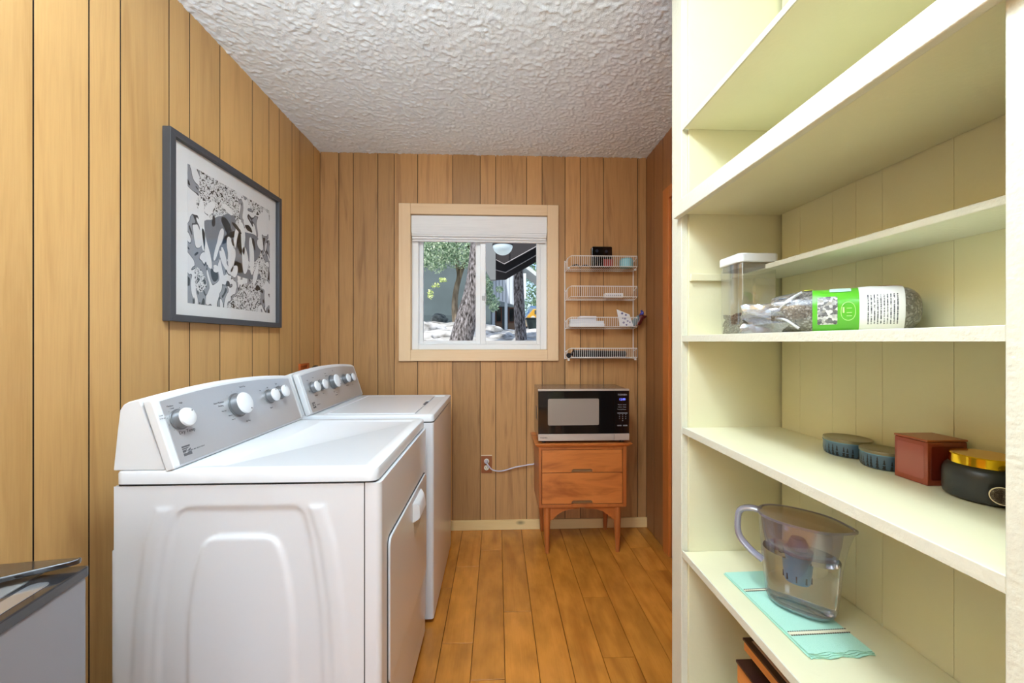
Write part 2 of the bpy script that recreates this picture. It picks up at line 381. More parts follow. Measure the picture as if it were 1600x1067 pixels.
for a in ((ix0, ix0+.042, iz0, iz1), (ix1-.042, ix1, iz0, iz1), (ix0+.042, ix1-.042, iz0, iz0+.034), (ix0+.042, ix1-.042, iz1-.04, iz1)):
    f.box(a[0], a[1], .022, .085, a[2]-1.6, a[3]-1.6)
f.box(ix0+.036, ix1-.036, .03, .07, iz0+.034-1.6, iz0+.042-1.6)
f.obj('frame', M['vinyl'], win, bevel=.003)
def sash(x0, x1, z0, z1, y, gx0, gx1, gz0, gz1):
    s_ = MB()
    for a in ((x0, gx0, z0, z1), (gx1, x1, z0, z1), (gx0, gx1, z0, gz0), (gx0, gx1, gz1, z1)): s_.box(a[0], a[1], y, y+.022, a[2]-1.6, a[3]-1.6)
    o = s_.obj('sash', M['vinyl'], win, bevel=.003)
    MB().box(gx0-.004, gx1+.004, y+.009, y+.013, gz0-.004-1.6, gz1+.004-1.6).obj('pane', M['glass'], o)
    return o
sash(ix0+.042, -.108, iz0+.034, iz1-.04, .046, -.487, -.1434, 1.226, 1.95)
s2 = sash(-.112, ix1-.042, iz0+.034, iz1-.04, .024, -.076, .2585, 1.226, 1.95)
MB().box(-.082, -.072, .010, .024, 1.478-1.6, 1.535-1.6).box(-.1, -.082, .017, .024, 1.49-1.6, 1.52-1.6).obj('latch', mat('latch_grey', (188,190,192), .4), s2, bevel=.002)
# roman blind
M['linen'] = wood('blind_linen', (246,247,250), (230,231,235), axis='x', stretch=30, scale=9, rough=.9, vary=.0, pores=.6)
bl = thing('roman_blind', 'pale grey woven roman blind pulled up at the window top', 'blind', (0, YB, 1.86))
MB().box(ix0+.004, ix1-.003, -.004, .018, 2.032-1.86, 2.034-1.86).box(ix0+.002, ix1-.002, -.006, .018, 1.925-1.86, 2.031-1.86).obj('valance', M['linen'], bl, bevel=.004)
zz = 1.926
for i, (h_, y0) in enumerate(((.017, -.009), (.014, -.013), (.016, -.005), (.014, .0))):
    o = MB().box(ix0+.004+.001*i, ix1-.004-.002*i, y0, .018, -h_, -.0012).obj('fold', M['linen'], bl, bevel=.003, loc=(0, 0, zz-1.86)); o.rotation_euler = (0, R(.25), 0)
    zz -= h_

# ------------------------------------------------------------------ built-in shelving
su = thing('shelving_unit', 'tall cream painted built-in shelving along the right side', 'shelves', (.7, .76, 0))
def sp(n, m, x0, x1, y0, y1, z0, z1, bev=.002): return MB().box(x0-.7, x1-.7, y0-.76, y1-.76, z0, z1).obj(n, m, su, bevel=bev)
SX, SB, SF, SN = .555, .852, 1.126, .398
sp('stile', M['cream_rough'], .5545, .574, 1.1365, 1.20, 0, ZC-.004)
sp('stile', M['cream_rough'], .5535, .574, .30, .3985, 0, ZC-.004)
sp('side_panel', M['cream'], .574, SB+.02, SF+.002, SF+.02, 0, ZC-.004, 0)
sp('side_panel', M['cream'], .574, SB+.02, SN-.02, SN-.001, 0, ZC-.004, 0)
for n, (z, t) in enumerate(((.592, .019), (.963, .019), (1.2375, .0175), (1.62, .02), (1.868, .014))):
    o = sp('shelf', M['cream_rough' if n < 0 else 'cream'], SX+.004, SB-.001, SN, SF+.001, z-t, z, .0015)
    e = MB().box(SX-.7, SX+.0038-.7, SN+.0005-.76, 1.134-.76, z-t-.0005, z+.0005).obj('shelf_edge', M['cream_rough'], o, bevel=.001)
sp('shelf', M['cream'], SX, SB-.001, SN, SF, .08, .10)
sp('kick_board', M['cream'], .575, .59, SN, SF, 0, .079)
sp('fascia', M['cream_rough'], .536, .5534, .30, 1.15, 1.592, 1.638, .003)
sp('half_shelf', M['cream_rough'], .70, SB-.001, SN, SF, 1.409, 1.4225, .002)
sp('cleat', M['cream'], .574, .70, SF-.008, SF+.001, 1.40, 1.4215, .002)
by = [SF-.007, 1.05, .945, .891-.01, .818, .685, .56, .47, SN-.001]
for a, b in zip(by, by[1:]):
    sp('back_plank', M['cream'], SB, SB+.016, b+.0002, a-.0002, 0, ZC-.004, .0009)
sp('back_board', M['black_matte'], SB+.017, SB+.022, SN-.02, SF+.02, 0, ZC-.004, 0)

# ------------------------------------------------------------------ washer and dryer
def arc(u, k=.11): return 1+k*(1-(2*u-1)**2)
UP = Vector((-.306, 0, .952)); NRM = Vector((.952, 0, .306)); RT = Vector((0, 1, 0))
def knob(root, Mp, u, v, r, hgt, point=60):
    Mk = Mp @ Matrix.Translation((u, v, .003))
    o = MB().lathe([(0, 0), (r*1.12, 0), (r*1.12, .003), (r*.98, .004), (r*.98, hgt-.006), (r*.6, hgt-.006)], n=36).obj('knob', M['knob_side'], root, M=Mk)
    c = MB().lathe([(r*.97, hgt-.0065), (r*.99, hgt-.004), (r*.93, hgt), (r*.7, hgt+.0025), (r*.3, hgt+.004), (0, hgt+.0042)], n=36).obj('knob_cap', M['plastic'], o)
    a = R(point); p = (r*.72*math.cos(a), r*.72*math.sin(a))
    MB().lathe([(0, hgt+.0015), (r*.07, hgt+.0015), (r*.07, hgt+.0032), (0, hgt+.0032)], c=(p[0], p[1], 0), n=10).obj('pointer_mark', M['ink'], o)
    return o
def emblem(parent, x, y, s):
    """dark block with three pale slanting strokes"""
    m_ = MB()
    def q(*pts): m_.prism([(x+a*s, y+b*s) for a, b in pts], 0, .0004, 'z')
    q((0,.84),(1,.84),(1,1),(0,1)); q((0,.66),(.55,.66),(.98,.78),(0,.78)); q((0,.36),(.30,.36),(.55,.6),(0,.6))
    q((.45,.40),(.98,.66),(.98,.50),(.72,.40)); q((0,0),(1,0),(1,.30),(.62,.34),(.40,.22),(.0,.30))
    return m_
def console(root, W, Z, knobs, labels):
    """rear housing, front housing, silver fascia, knobs. W = width along y, Z = deck height"""
    N = 28
    prof = [(0, 0), (.010, .10), (.016, .150), (.024, .163), (.036, .170), (.063, .176), (.1235, .004), (.1235, 0)]
    MB().loft([[(px, .004+u*(W-.008), Z+pz*(arc(u) if pz > .005 else 1)) for px, pz in prof] for u in [i/N for i in range(N+1)]])\
        .obj('console_housing', M['plastic'], root, bevel=.003)
    O = Vector((.150, 0, Z+.005)); Mp = basis(O, RT, UP, NRM)
    vt = .186
    rings = []
    for i in range(N+1):
        u = i/N; t = vt*arc(u, .10)
        if i in (0, N): t -= .004
        rings.append([(u*W, -.002, -.022), (u*W, -.002, -.004), (u*W, .003, 0), (u*W, t-.008, 0), (u*W, t, -.006), (u*W, t, -.022)])
    MB().loft(rings).obj('console_frame', M['plastic'], root, bevel=.005, seg=3, M=Mp)
    pts = [(.018, .004), (W-.018, .004)] + [(W-.018-(W-.036)*i/N, vt*arc((W-.018-(W-.036)*i/N)/W, .10)-.016) for i in range(N+1)]
    fa = MB().prism(pts, -.001, .0022, 'z').obj('fascia', M['silver'], root, bevel=.0008, seg=1, M=Mp)
    fa['label'] = 'silver control fascia with grey lettering'
    emblem(fa, .036, .020, .026).obj('emblem', M['ink'], fa, M=Matrix.Translation((0, 0, .0023)))
    for body, u, v, s in labels: text(body, s, Matrix.Translation((u, v, .0024)), M['ink'], fa)
    for kn in knobs:
        u, v, r, h_ = kn[:4]
        knob(root, Mp, u, v, r, h_, kn[4] if len(kn) > 4 else 60)
        m_ = MB()
        for j in range(9):
            a = R(30+j*32 - 60); c_, s_ = math.cos(a), math.sin(a); rr = r*1.32
            m_.lathe([(0, .0022), (.0009, .0022), (.0009, .0026), (0, .0026)], c=(u+c_*rr, v+s_*rr, 0), n=6)
        m_.obj('dial_marks', M['ink'], fa)['kind'] = 'stuff'
    return Mp

# ---- dryer (near)
DW, DZ = .632, .90
dry = thing('dryer', 'white front-loading dryer with embossed side nearest the camera', 'dryer', (-.949, .982, 0), 0)
# side panel with pressed relief
nx, nz = 131, 171; xs = np.linspace(.003, .612, nx); zs = np.linspace(.03, .862, nz)
cxm = .308
wA = lambda z: np.interp(z, [.05, .39, .555, .72, .80], [.268, .262, .252, .230, .205])
wB = lambda z: np.interp(z, [.05, .35, .5, .57, .64, .71, .76, .785, .796, .802], [.203, .202, .197, .191, .182, .171, .162, .154, .146, .134])
wC = lambda z: np.interp(z, [.05, .39, .5, .55, .6, .65, .69, .71, .722, .729, .733], [.13, .130, .1285, .125, .119, .110, .100, .092, .083, .073, .055])
def sstep(d, w=.009): t = np.clip(d/w*.5+.5, 0, 1); return t*t*(3-2*t)
X_, Z_ = np.meshgrid(xs, zs); dx = np.abs(X_-cxm)
bA = sstep(np.minimum(np.minimum(wA(Z_)-dx, dx-(wA(Z_)-.036)), np.minimum(.806-Z_, Z_-.1)))
bB = sstep(np.minimum(wB(Z_)-dx, np.minimum(.803-Z_, Z_-.1)))
bC = sstep(np.minimum(wC(Z_)-dx, np.minimum(.733-Z_, Z_-.1)))
Yh = 0 + bA*(-.0035) + bB*.004 + bC*(-.0055)
sd = MB().add([(X_[j, i], Yh[j, i]+.003, Z_[j, i]) for j in range(nz) for i in range(nx)],
              [(j*nx+i, j*nx+i+1, (j+1)*nx+i+1, (j+1)*nx+i) for j in range(nz-1) for i in range(nx-1)])
sd.box(.003, .61, .008, .02, .03, .862)
sd.obj('side_panel', M['enamel'], dry, smooth=60)
MB().box(.0, .60, .012, DW-.004, .025, .86).obj('cabinet', M['enamel'], dry)
MB().box(-.012, .0, .012, DW-.02, .06, .70).obj('rear_cover', M['enamel'], dry, bevel=.004)
# front wrap
fr = MB(); prof = [(.6145, .004), (.640, .004)] + [(.640+.014*math.sin(R(a)), .018-.014*math.cos(R(a))) for a in range(15, 91, 15)]
prof += [(.654, DW-.02)] + [(.640+.014*math.cos(R(a)), DW-.02+.014*math.sin(R(a))) for a in range(15, 91, 15)] + [(.6145, DW-.006)]
fr.prism(prof, .10, .862, 'z'); fr.obj('front_panel', M['enamel'], dry, smooth=50)
MB().prism([(.6125, .0025), (.64, .0025), (.652, .015), (.652, DW-.02), (.6125, DW-.006)], .03, .098, 'z').obj('toe_panel', M['enamel'], dry, bevel=.002)
MB().box(.6095, .6148, .006, .02, .03, .862).obj('seam', M['seam'], dry)
MB().box(.01, .64, .008, DW-.008, .858, .8675).obj('lid_gasket', M['seam'], dry)
def toplid(root, name, x0, x1, W, z0, z1, r, border, dep, rear):
    """rounded slab whose upper face drops inside a raised border"""
    out = rounded(x0, x1, 0, W, r, 6); m_ = MB()
    def sc(d, dr=0): return rounded(x0+d+dr, x1-d, d, W-d, max(r-d, .004) if d < r else .012, 6)
    lv = [(out, z0, 0), (out, z1-.007, 0), (sc(.0025), z1-.002, 0), (sc(.007), z1, 0), (sc(border, rear), z1-.0003, 0), (sc(border+.006, rear), z1-dep, 0)]
    m_.loft([[(p[0], p[1], z) for p in ring] for ring, z, _ in lv])
    return m_.obj(name, M['enamel'], root, smooth=32)
toplid(dry, 'top_lid', .004, .646, DW, .8675, DZ, .022, .036, .0035, .19)
L_ = [('Dry Temp', 0.069, 0.081, .0125), ('Low', 0.009, 0.136, .006), ('Delicate', 0.011, 0.128, .005), ('Medium', 0.042, 0.155, .006), ('Casual', 0.045, 0.148, .0045), ('High', 0.077, 0.158, .006),
      ('Auto Moisture', 0.208, 0.136, .0072), ('Sensing', 0.212, 0.126, .0072), ('Timed Dry', 0.331, 0.172, .0068), ('Air Dry', 0.308, 0.058, .0068), ('Normal', 0.238, 0.090, .005), ('More Dry', 0.218, 0.108, .0045), ('Less Dry', 0.246, 0.076, .0045),
      ('Signal', 0.447, 0.078, .007), ('On', 0.415, 0.147, .006), ('Off', 0.460, 0.152, .006), ('Start', 0.520, 0.160, .0065), ('SERIES 300  HEAVY DUTY', 0.082, 0.030, .0048)]
console(dry, DW, DZ, [(.055, .116, .025, .027, 50), (.280, .116, .035, .030, -60), (.454, .119, .0235, .028, 90), (.522, .124, .0235, .028, 90)], L_)
# door on the front, facing the aisle
do = MB(); do.prism(rounded(.062, .590, .292, .690, .022, 5), .6545, .6615, 'x')
dro = do.obj('door', M['enamel'], dry, bevel=.004, seg=3)
MB().prism(rounded(.058, .594, .288, .694, .024, 5), .654, .6555, 'x').obj('door_gap', M['seam'], dry)
hd = MB()
hd.loft([[(.661, .335, .600), (.661, .480, .600), (.661, .480, .668), (.661, .335, .668)], [(.676, .345, .606), (.676, .470, .606), (.674, .463, .660), (.674, .352, .660)],
         [(.684, .352, .612), (.684, .463, .612), (.680, .455, .650), (.680, .360, .650)]])
hd.obj('door_handle', M['plastic'], dro, bevel=.003)
MB().prism([(.345, .600), (.470, .600), (.452, .545), (.363, .545)], .6612, .6622, 'x').obj('handle_recess', mat('recess_shade', (196,197,200), .3), dro)  # flat plate on the door, the pocket's shadow is put into its grey
for yy in (.03, DW-.05):
    for xx in (.04, .58): MB().lathe([(.016, 0), (.016, .01), (.008, .012), (.008, .03)], c=(xx, yy, 0), n=12).obj('foot', M['black_matte'], dry)

# ---- washer (far)
WW = .640
wsh = thing('washing_machine', 'white top-loading washing machine beyond the dryer, by the window wall', 'washing machine', (-.945, 1.668, 0), 0)
MB().prism(rounded(.0, .670, .004, WW-.004, .012, 4), .02, .868, 'z').obj('cabinet', M['enamel'], wsh, smooth=50)
MB().box(.012, .658, .012, WW-.012, .866, .876).obj('lid_gasket', M['seam'], wsh)
toplid(wsh, 'top_deck', .002, .671, WW, .875, .903, .016, .030, .006, .155)
lidw = MB().prism([(.20, .050), (.580, .050), (.580, .27), (.568, .285), (.568, .40), (.580, .415), (.580, WW-.05), (.20, WW-.05)], .898, .9035, 'z').obj('washer_lid', M['enamel'], wsh, bevel=.002)
MB().box(.568, .580, .29, .395, .8985, .9005).obj('lid_latch', M['ink'], lidw)
L2 = [('Load Size', 0.095, 0.072, .007), ('Temp', 0.165, 0.072, .007), ('Auto', 0.060, 0.147, .0055), ('Large', 0.115, 0.155, .0055), ('Small', 0.050, 0.097, .005), ('Normal', 0.245, 0.162, .006), ('Heavy Duty', 0.250, 0.150, .0055), ('Casual', 0.235, 0.130, .005), ('Delicate', 0.225, 0.097, .005),
      ('Rinse', 0.280, 0.064, .006), ('Spin', 0.305, 0.057, .006), ('Handwash', 0.295, 0.046, .006), ('Fabric Softener', 0.462, 0.076, .006), ('Start', 0.535, 0.074, .006), ('SERIES 300  HE', 0.090, 0.030, .005), ('Off', 0.335, 0.170, .006)]
console(wsh, WW, .903, [(.083, .110, .024, .027, 70), (.161, .111, .024, .027, 80), (.291, .113, .033, .030, -60), (.442, .113, .024, .027, 90), (.517, .112, .022, .027, 90)], L2)
for yy in (.04, WW-.05):
    for xx in (.04, .60): MB().lathe([(.018, 0), (.018, .01), (.008, .012), (.008, .022)], c=(xx, yy, 0), n=12).obj('foot', M['black_matte'], wsh)

# ------------------------------------------------------------------ mini fridge (bottom left)
frg = thing('mini_fridge', 'silver and black mini fridge at the lower left corner', 'fridge', (-.737, .720, 0), R(8.7))
FZ = .835
MB().box(-.335, -.062, -.44, -.004, .03, FZ-.026).obj('cabinet', mat('fridge_body', (60,60,63), .4), frg, bevel=.004)
top = [(-.338, -.443), (-.190, -.443), (-.188, -.25), (-.178, -.13), (-.145, -.083), (-.085, -.052), (-.045, -.033), (-.014, -.018), (-.005, -.010), (-.006, -.002), (-.338, 0)]
M['fridge_top'] = mat('fridge_top', (40,38,38), .06, coat=1)
MB().prism(top, FZ-.010, FZ, 'z').obj('top_plate', M['fridge_top'], frg, bevel=.003)
MB().box(-.30, -.060, -.440, -.004, FZ-.0255, FZ-.0195).obj('handle_recess', mat('recess_dark', (120,118,116), .25), frg, bevel=.002)
dd = MB().box(-.052, 0, -.445, 0, .04, FZ-.036).obj('door', M['steel_dark'], frg, bevel=.006, seg=3)
MB().prism(rounded(-.056, .003, -.449, .003, .008, 4), FZ-.037, FZ-.018, 'z').obj('door_trim', M['black_plastic'], dd, bevel=.003)
MB().prism(rounded(-.044, -.014, -.43, -.045, .012, 6), FZ-.018, FZ-.0172, 'z').obj('grip_inlay', mat('grip_chrome', (185,186,190), .15, metal=.8), dd, bevel=.001)
for yy in (-.40, -.05):
    for xx in (-.30, -.08): MB().lathe([(.014, 0), (.014, .03)], c=(xx, yy, 0), n=12).obj('foot', M['black_matte'], frg)

# ------------------------------------------------------------------ framed print
pic = thing('framed_print', 'large black and white abstract print in a dark grey frame', 'picture', (XL, 1.693, 1.62))
M['frame'] = mat('frame_charcoal', (66,68,74), .45, bump=.0004, bscale=60)
y0, y1, z0, z1 = -.351, .322, -.330, .330; fw = .024
for pts in ([(y0, z0), (y1, z0), (y1-fw, z0+fw), (y0+fw, z0+fw)], [(y1, z0), (y1, z1), (y1-fw, z1-fw), (y1-fw, z0+fw)],
            [(y1, z1), (y0, z1), (y0+fw, z1-fw), (y1-fw, z1-fw)], [(y0, z1), (y0, z0), (y0+fw, z0+fw), (y0+fw, z1-fw)]):
    MB().prism(pts, .0005, .028, 'x').obj('frame_rail', M['frame'], pic, bevel=.0015)
MB().box(.001, .010, y0+.01, y1-.01, z0+.01, z1-.01).obj('mat_board', mat('mat_board', (240,240,242), .8), pic)
# print: generic abstract of blobs, hatching and speckle
m, nt, b = newmat('abstract_print'); L = nt.links
tc = nt.nodes.new('ShaderNodeTexCoord')
def nz_(scale, sc=(1,1,1), det=2, dist=0, loc=(0,0,0)):
    mp = nt.nodes.new('ShaderNodeMapping'); mp.inputs['Scale'].default_value = sc; mp.inputs['Location'].default_value = loc
    L.new(tc.outputs['Object'], mp.inputs['Vector']); n = nt.nodes.new('ShaderNodeTexNoise'); n.inputs['Scale'].default_value = scale
    n.inputs['Detail'].default_value = det; n.inputs['Distortion'].default_value = dist; L.new(mp.outputs[0], n.inputs['Vector']); return n.outputs[0]
def rmp(src, stops, interp='LINEAR'):
    r = nt.nodes.new('ShaderNodeValToRGB'); r.color_ramp.interpolation = interp; e = r.color_ramp.elements
    e[0].position = stops[0][0]; e[0].color = lin(stops[0][1]); e[1].position = stops[1][0]; e[1].color = lin(stops[1][1])
    for p, c in stops[2:]: e.new(p).color = lin(c)
    L.new(src, r.inputs[0]); return r.outputs[0]
blob = rmp(nz_(15, (1,1,.6), 1, 1.2), [(0, (38,38,42)), (.36, (150,152,160)), (.47, (60,60,66)), (.495, (235,235,238))], 'CONSTANT')
spk = rmp(nz_(80, det=3, dist=1.5), [(0, (30,30,34)), (.44, (228,228,230)), (.64, (120,122,124))], 'CONSTANT')
msk = rmp(nz_(5, (1,1,1), 1, .3, (3,1,2)), [(0, (0,0,0)), (.52, (255,255,255))], 'CONSTANT')
mx = nt.nodes.new('ShaderNodeMixRGB'); L.new(msk, mx.inputs[0]); L.new(blob, mx.inputs[1]); L.new(spk, mx.inputs[2])
L.new(mx.outputs[0], b.inputs['Base Color']); b.inputs['Roughness'].default_value = .7
prt = MB().box(.0102, .0108, -.2565, .245, -.26, .245).obj('print', m, pic)
M['paperwhite'] = mat('print_white', (238,238,240), .7)
M['inkdark'] = mat('print_dark', (34,34,38), .7); M['inkgrey'] = mat('print_grey', (122,126,136), .7)
# large pale bean shapes and grey fields across the middle of the sheet
rr = random.Random(3)
def blobshape(cy_, cz_, ry, rz, rot, seed, k=26):
    q = random.Random(seed); a1, a2, p1, p2 = q.uniform(.1, .3), q.uniform(.05, .18), q.uniform(0, 6), q.uniform(0, 6); out = []
    for i in range(k):
        t = 2*math.pi*i/k; r_ = 1+a1*math.sin(2*t+p1)+a2*math.sin(3*t+p2)
        u, v = ry*r_*math.cos(t), rz*r_*math.sin(t); out.append((cy_+u*math.cos(rot)-v*math.sin(rot), cz_+u*math.sin(rot)+v*math.cos(rot)))
    return out
g_ = MB(); w_ = MB(); d_ = MB()
for i, a in enumerate(((-.12, .02, .075, .085, .2), (.0, -.01, .07, .09, -.3), (.09, .03, .075, .075, .5), (-.04, .09, .05, .04, .2), (.05, -.09, .10, .03, 0))):
    g_.prism(blobshape(*a, seed=i+2), .0108, .0111, 'x')
for i, a in enumerate(((-.19, .05, .018, .075, .05), (-.165, -.05, .014, .07, .25), (-.15, .12, .03, .02, .5), (-.10, .0, .014, .06, -.3), (-.075, -.06, .013, .05, .4), (-.03, -.03, .028, .06, .1),
                       (-.01, -.10, .016, .035, -.4), (.045, .06, .016, .06, .15), (.06, -.04, .022, .055, -.05), (.105, -.01, .020, .07, .08), (.135, -.09, .014, .05, -.2), (-.05, .15, .03, .014, -.3),
                       (.17, .06, .02, .03, .3), (-.115, -.11, .02, .012, 0), (.0, .05, .012, .045, -.2), (-.06, -.135, .018, .010, .3), (.03, -.14, .02, .010, 0))):
    w_.prism(blobshape(*a, seed=i+20), .0111, .0114, 'x')
for i, a in enumerate(((-.02, .02, .006, .02, .4), (.02, .005, .004, .02, .2), (.085, .11, .025, .012, -.6), (-.13, .075, .010, .02, 0), (.12, .05, .008, .03, .2), (-.05, -.16, .014, .010, 0), (.005, .09, .03, .01, -.5), (.15, -.15, .02, .012, 0))):
    d_.prism(blobshape(*a, seed=i+60), .0114, .0116, 'x')
for k_, m_ in ((g_, 'inkgrey'), (w_, 'paperwhite'), (d_, 'inkdark')): k_.obj('print_shapes', M[m_], prt)['kind'] = 'stuff'
MB().box(.0165, .0185, y0+.018, y1-.018, z0+.018, z1-.018).obj('glazing', M['picglass'], pic)

# ------------------------------------------------------------------ nightstand
ns = thing('nightstand', 'mid-century orange brown wooden nightstand with two drawers', 'nightstand', (.4935, 2.2, 0))
def nb(n, m, x0, x1, y0, y1, z0, z1, bev=.002, parent=ns): return MB().box(x0-.4935, x1-.4935, y0, y1, z0, z1).obj(n, m, parent, bevel=bev)
t_ = MB(); a, b_ = .2885, .2885
t_.loft([[(-.262, -.004, .613), (.262, -.004, .613), (.262, .286, .613), (-.262, .286, .613)], [(-.277, -.018, .628), (.283, -.018, .628), (.283, .286, .628), (-.277, .286, .628)],
         [(-.279, -.020, .6335), (.285, -.020, .6335), (.285, .286, .6335), (-.279, .286, .6335)]]); t_.obj('tabletop', M['walnut'], ns, bevel=.0015)
c_ = MB()
c_.box(.238-.4935, .255-.4935, 0, .28, .262, .613); c_.box(.728-.4935, .749-.4935, 0, .28, .262, .613)
c_.box(.255-.4935, .728-.4935, 0, .28, .596, .613); c_.box(.255-.4935, .728-.4935, 0, .28, .262, .280); c_.box(.255-.4935, .728-.4935, .03, .28, .280, .596)
c_.obj('carcass', M['walnut_v'], ns, bevel=.0015)
M['pull_tan'] = mat('pull_recess', (150,112,72), .6)
for z0_, z1_ in ((.464, .5935), (.283, .4605)):
    n0, n1 = .4287-.4935, .5522-.4935
    d_ = MB().prism([(.2575-.4935, z0_), (n0, z0_), (n0, z0_+.010), (n0+.010, z0_+.019), (n1-.010, z0_+.019), (n1, z0_+.010), (n1, z0_), (.7255-.4935, z0_), (.7255-.4935, z1_), (.2575-.4935, z1_)], .002, .022, 'y')
    do_ = d_.obj('drawer', M['walnut'], ns, bevel=.0012)
    MB().box(n0-.004, n1+.004, .014, .024, z0_, z0_+.021).obj('pull', M['pull_tan'], do_)
for sx in (-1, 1):
    for yy, dy in ((.022, -.012), (.258, .012)):
        x_ = sx*.2065; n = 14; rings = []
        for z_, r_, dx in ((.262, .0205, 0), (.20, .0215, 0), (.10, .0165, 0), (0, .0115, 0)):
            k = 1-z_/.262; rings.append([(x_+math.cos(6.283*i/n)*r_, yy+dy*k+math.sin(6.283*i/n)*r_, z_) for i in range(n)])
        MB().loft(rings).obj('leg', M['walnut_v'], ns)
for yy in (.012, .25):
    for sx in (-1, 1):
        pts = [(-.19, .262), (-.19, .182), (-.172, .190), (-.150, .212), (-.120, .232), (-.080, .246), (-.02, .250), (-.005, .262)]
        MB().prism([(sx*-p, z) if sx > 0 else (p, z) for p, z in pts], yy, yy+.018, 'y').obj('arched_bracket', M['walnut_v'], ns, bevel=.001)

# ------------------------------------------------------------------ microwave
mw = thing('microwave', 'black and stainless microwave oven on the nightstand', 'microwave', (.4995, 2.19, .6335))
Z0 = .6335
def mb(n, m, x0, x1, y0, y1, z0, z1, bev=.0015, parent=mw): return MB().box(x0-.4995, x1-.4995, y0-2.19, y1-2.19, z0-Z0, z1-Z0).obj(n, m, parent, bevel=bev)
M['mw_top'] = mat('mw_shell', (150,136,122), .2, metal=.6)
cs = mb('casing', M['mw_top'], .238, .761, 2.206, 2.462, .649, .944, .003)
mm = MB()
for i in range(9): mm.box(-.2622, -.2614, .10, .16, .12+i*.009, .124+i*.009)
mm.obj('side_vents', M['black_matte'], mw)
door_ = mb('door', M['black'], .2345, .6745, 2.194, 2.205, .688, .9345)
mb('door_rail', M['steel'], .2345, .6745, 2.192, 2.205, .935, .9455)
mb('door_rail', M['steel'], .2345, .6745, 2.192, 2.205, .6495, .6875)
mb('control_panel', M['black'], .6765, .7625, 2.193, 2.205, .688, .9345)
mb('door_rail', M['steel'], .6765, .7625, 2.1915, 2.205, .935, .9455)
mb('door_rail', M['steel'], .6765, .7625, 2.1915, 2.205, .6495, .6875)
MB().prism(rounded(.290-.4995, .5858-.4995, .7385-Z0, .891-Z0, .008, 4), .0030, .0038, 'y').obj('door_window', mat('mw_window', (146,134,124), .25, coat=.5), door_)
MWB = lambda x, z, y=2.1925: basis((x-.4995, y-2.19, z-Z0), (1,0,0), (0,0,1), (0,-1,0))
M['lcd'] = mat('lcd_blue', (40,40,120), .3, emis=(120,130,255), estr=2.5)
M['pw'] = mat('panel_white', (190,190,196), .5)
cp = [o for o in mw.children if o.name.startswith('control_panel')][0]
text('TOSHIBA', .0135, MWB(.721, .9125), M['pw'], cp, shear=.2)
text('12:00', .017, MWB(.7215, .8855), M['lcd'], cp)
text('TOSHIBA', .0105, MWB(.266, .668, 2.1913), M['black_matte'], [o for o in mw.children if o.name.startswith('door_rail')][1])
for r_, row in enumerate((('Popcorn', 'Sensor'), ('Defrost', 'Potato'), ('Time Cook', 'Power'))):
    for c_2, t in enumerate(row): text(t, .0068, MWB(.708+c_2*.027, .855-r_*.0135), M['pw'], cp)
for x_ in (.706, .721, .736): pass
for r_, row in enumerate(('1 2 3', '4 5 6', '7 8 9', '   0   ')):
    for c_2, t in enumerate(row.split()):
        text(t, .0085, MWB(.705+(c_2 if len(row.split()) == 3 else 1)*.0185, .798-r_*.0118), M['pw'], cp)
bt = MB()
for x0_, x1_, z_ in ((.693, .752, .8065), (.693, .717, .7345), (.727, .751, .7345)): bt.box(x0_-.4995, x1_-.4995, .0024, .003, z_-.0035-Z0, z_+.0035-Z0)
bt.obj('button', mat('button_grey', (120,120,126), .4), cp)
text('Stop', .0065, MWB(.705, .7345, 2.1922), M['black_matte'], cp); text('Start', .0065, MWB(.739, .7345, 2.1922), M['black_matte'], cp)
for x_ in (.27, .73):
    for y_ in (2.23, 2.43): MB().lathe([(.012, 0), (.010, .0155)], c=(x_-.4995, y_-2.19, 0), n=14).obj('foot', M['black_matte'], mw)
cord = smoothpath([(-.24, .27, -.10), (-.255, .285, -.195), (-.30, .29, -.212), (-.38, .292, -.226), (-.47, .292, -.250), (-.53, .28, -.238), (-.562, .285, -.205), (-.5705, .296, -.194)], 8)
cord = [p for p in cord]
cb = MB().tube([(-.20, .274, .05)] + cord, .0042, 8).obj('power_cord', mat('cord_grey', (206,200,214), .45), mw)
MB().lathe([(.0125, 0), (.0125, .014), (.008, .020), (.006, .026)], n=18, M=Matrix.Rotation(R(90), 4, 'X')).obj('plug', mat('plug_grey', (196,192,200), .4), cb, loc=(-.5705, .3055, -.191))

# ------------------------------------------------------------------ outlets
M['plate'] = mat('outlet_brown', (150,84,44), .4)
ot = thing('wall_outlet', 'brown duplex wall outlet left of the nightstand with a grey plug', 'outlet', (-.0696, YB, .423))
pl = MB().prism(rounded(-.035, .035, -.0557, .0557, .006, 4), -.005, 0, 'y').obj('cover_plate', M['plate'], ot, bevel=.002)
MB().prism([(-.035, .0555), (.035, .0555), (.035, .0595), (-.035, .0595)], -.006, 0, 'y').obj('plate_edge', mat('plate_edge', (224,204,178), .5), ot)
for z_ in (.021, -.021):
    s_ = MB().lathe([(.0165, 0), (.0165, .002), (0, .002)], n=24, M=Matrix.Rotation(R(90), 4, 'X')).obj('socket', mat('socket_ivory', (232,226,208), .4), ot, loc=(0, -.005, z_))
    m_ = MB(); m_.box(-.0075, -.0055, -.0026, -.002, -.003, .006); m_.box(.0055, .0075, -.0026, -.002, -.003, .006); m_.box(-.002, .002, -.0026, -.002, -.010, -.006)
    m_.obj('slot', M['black_matte'], s_)
ot2 = thing('wall_outlet', 'small orange brown utility box on the left wall behind the washer', 'outlet', (XL, 2.285, 1.05))
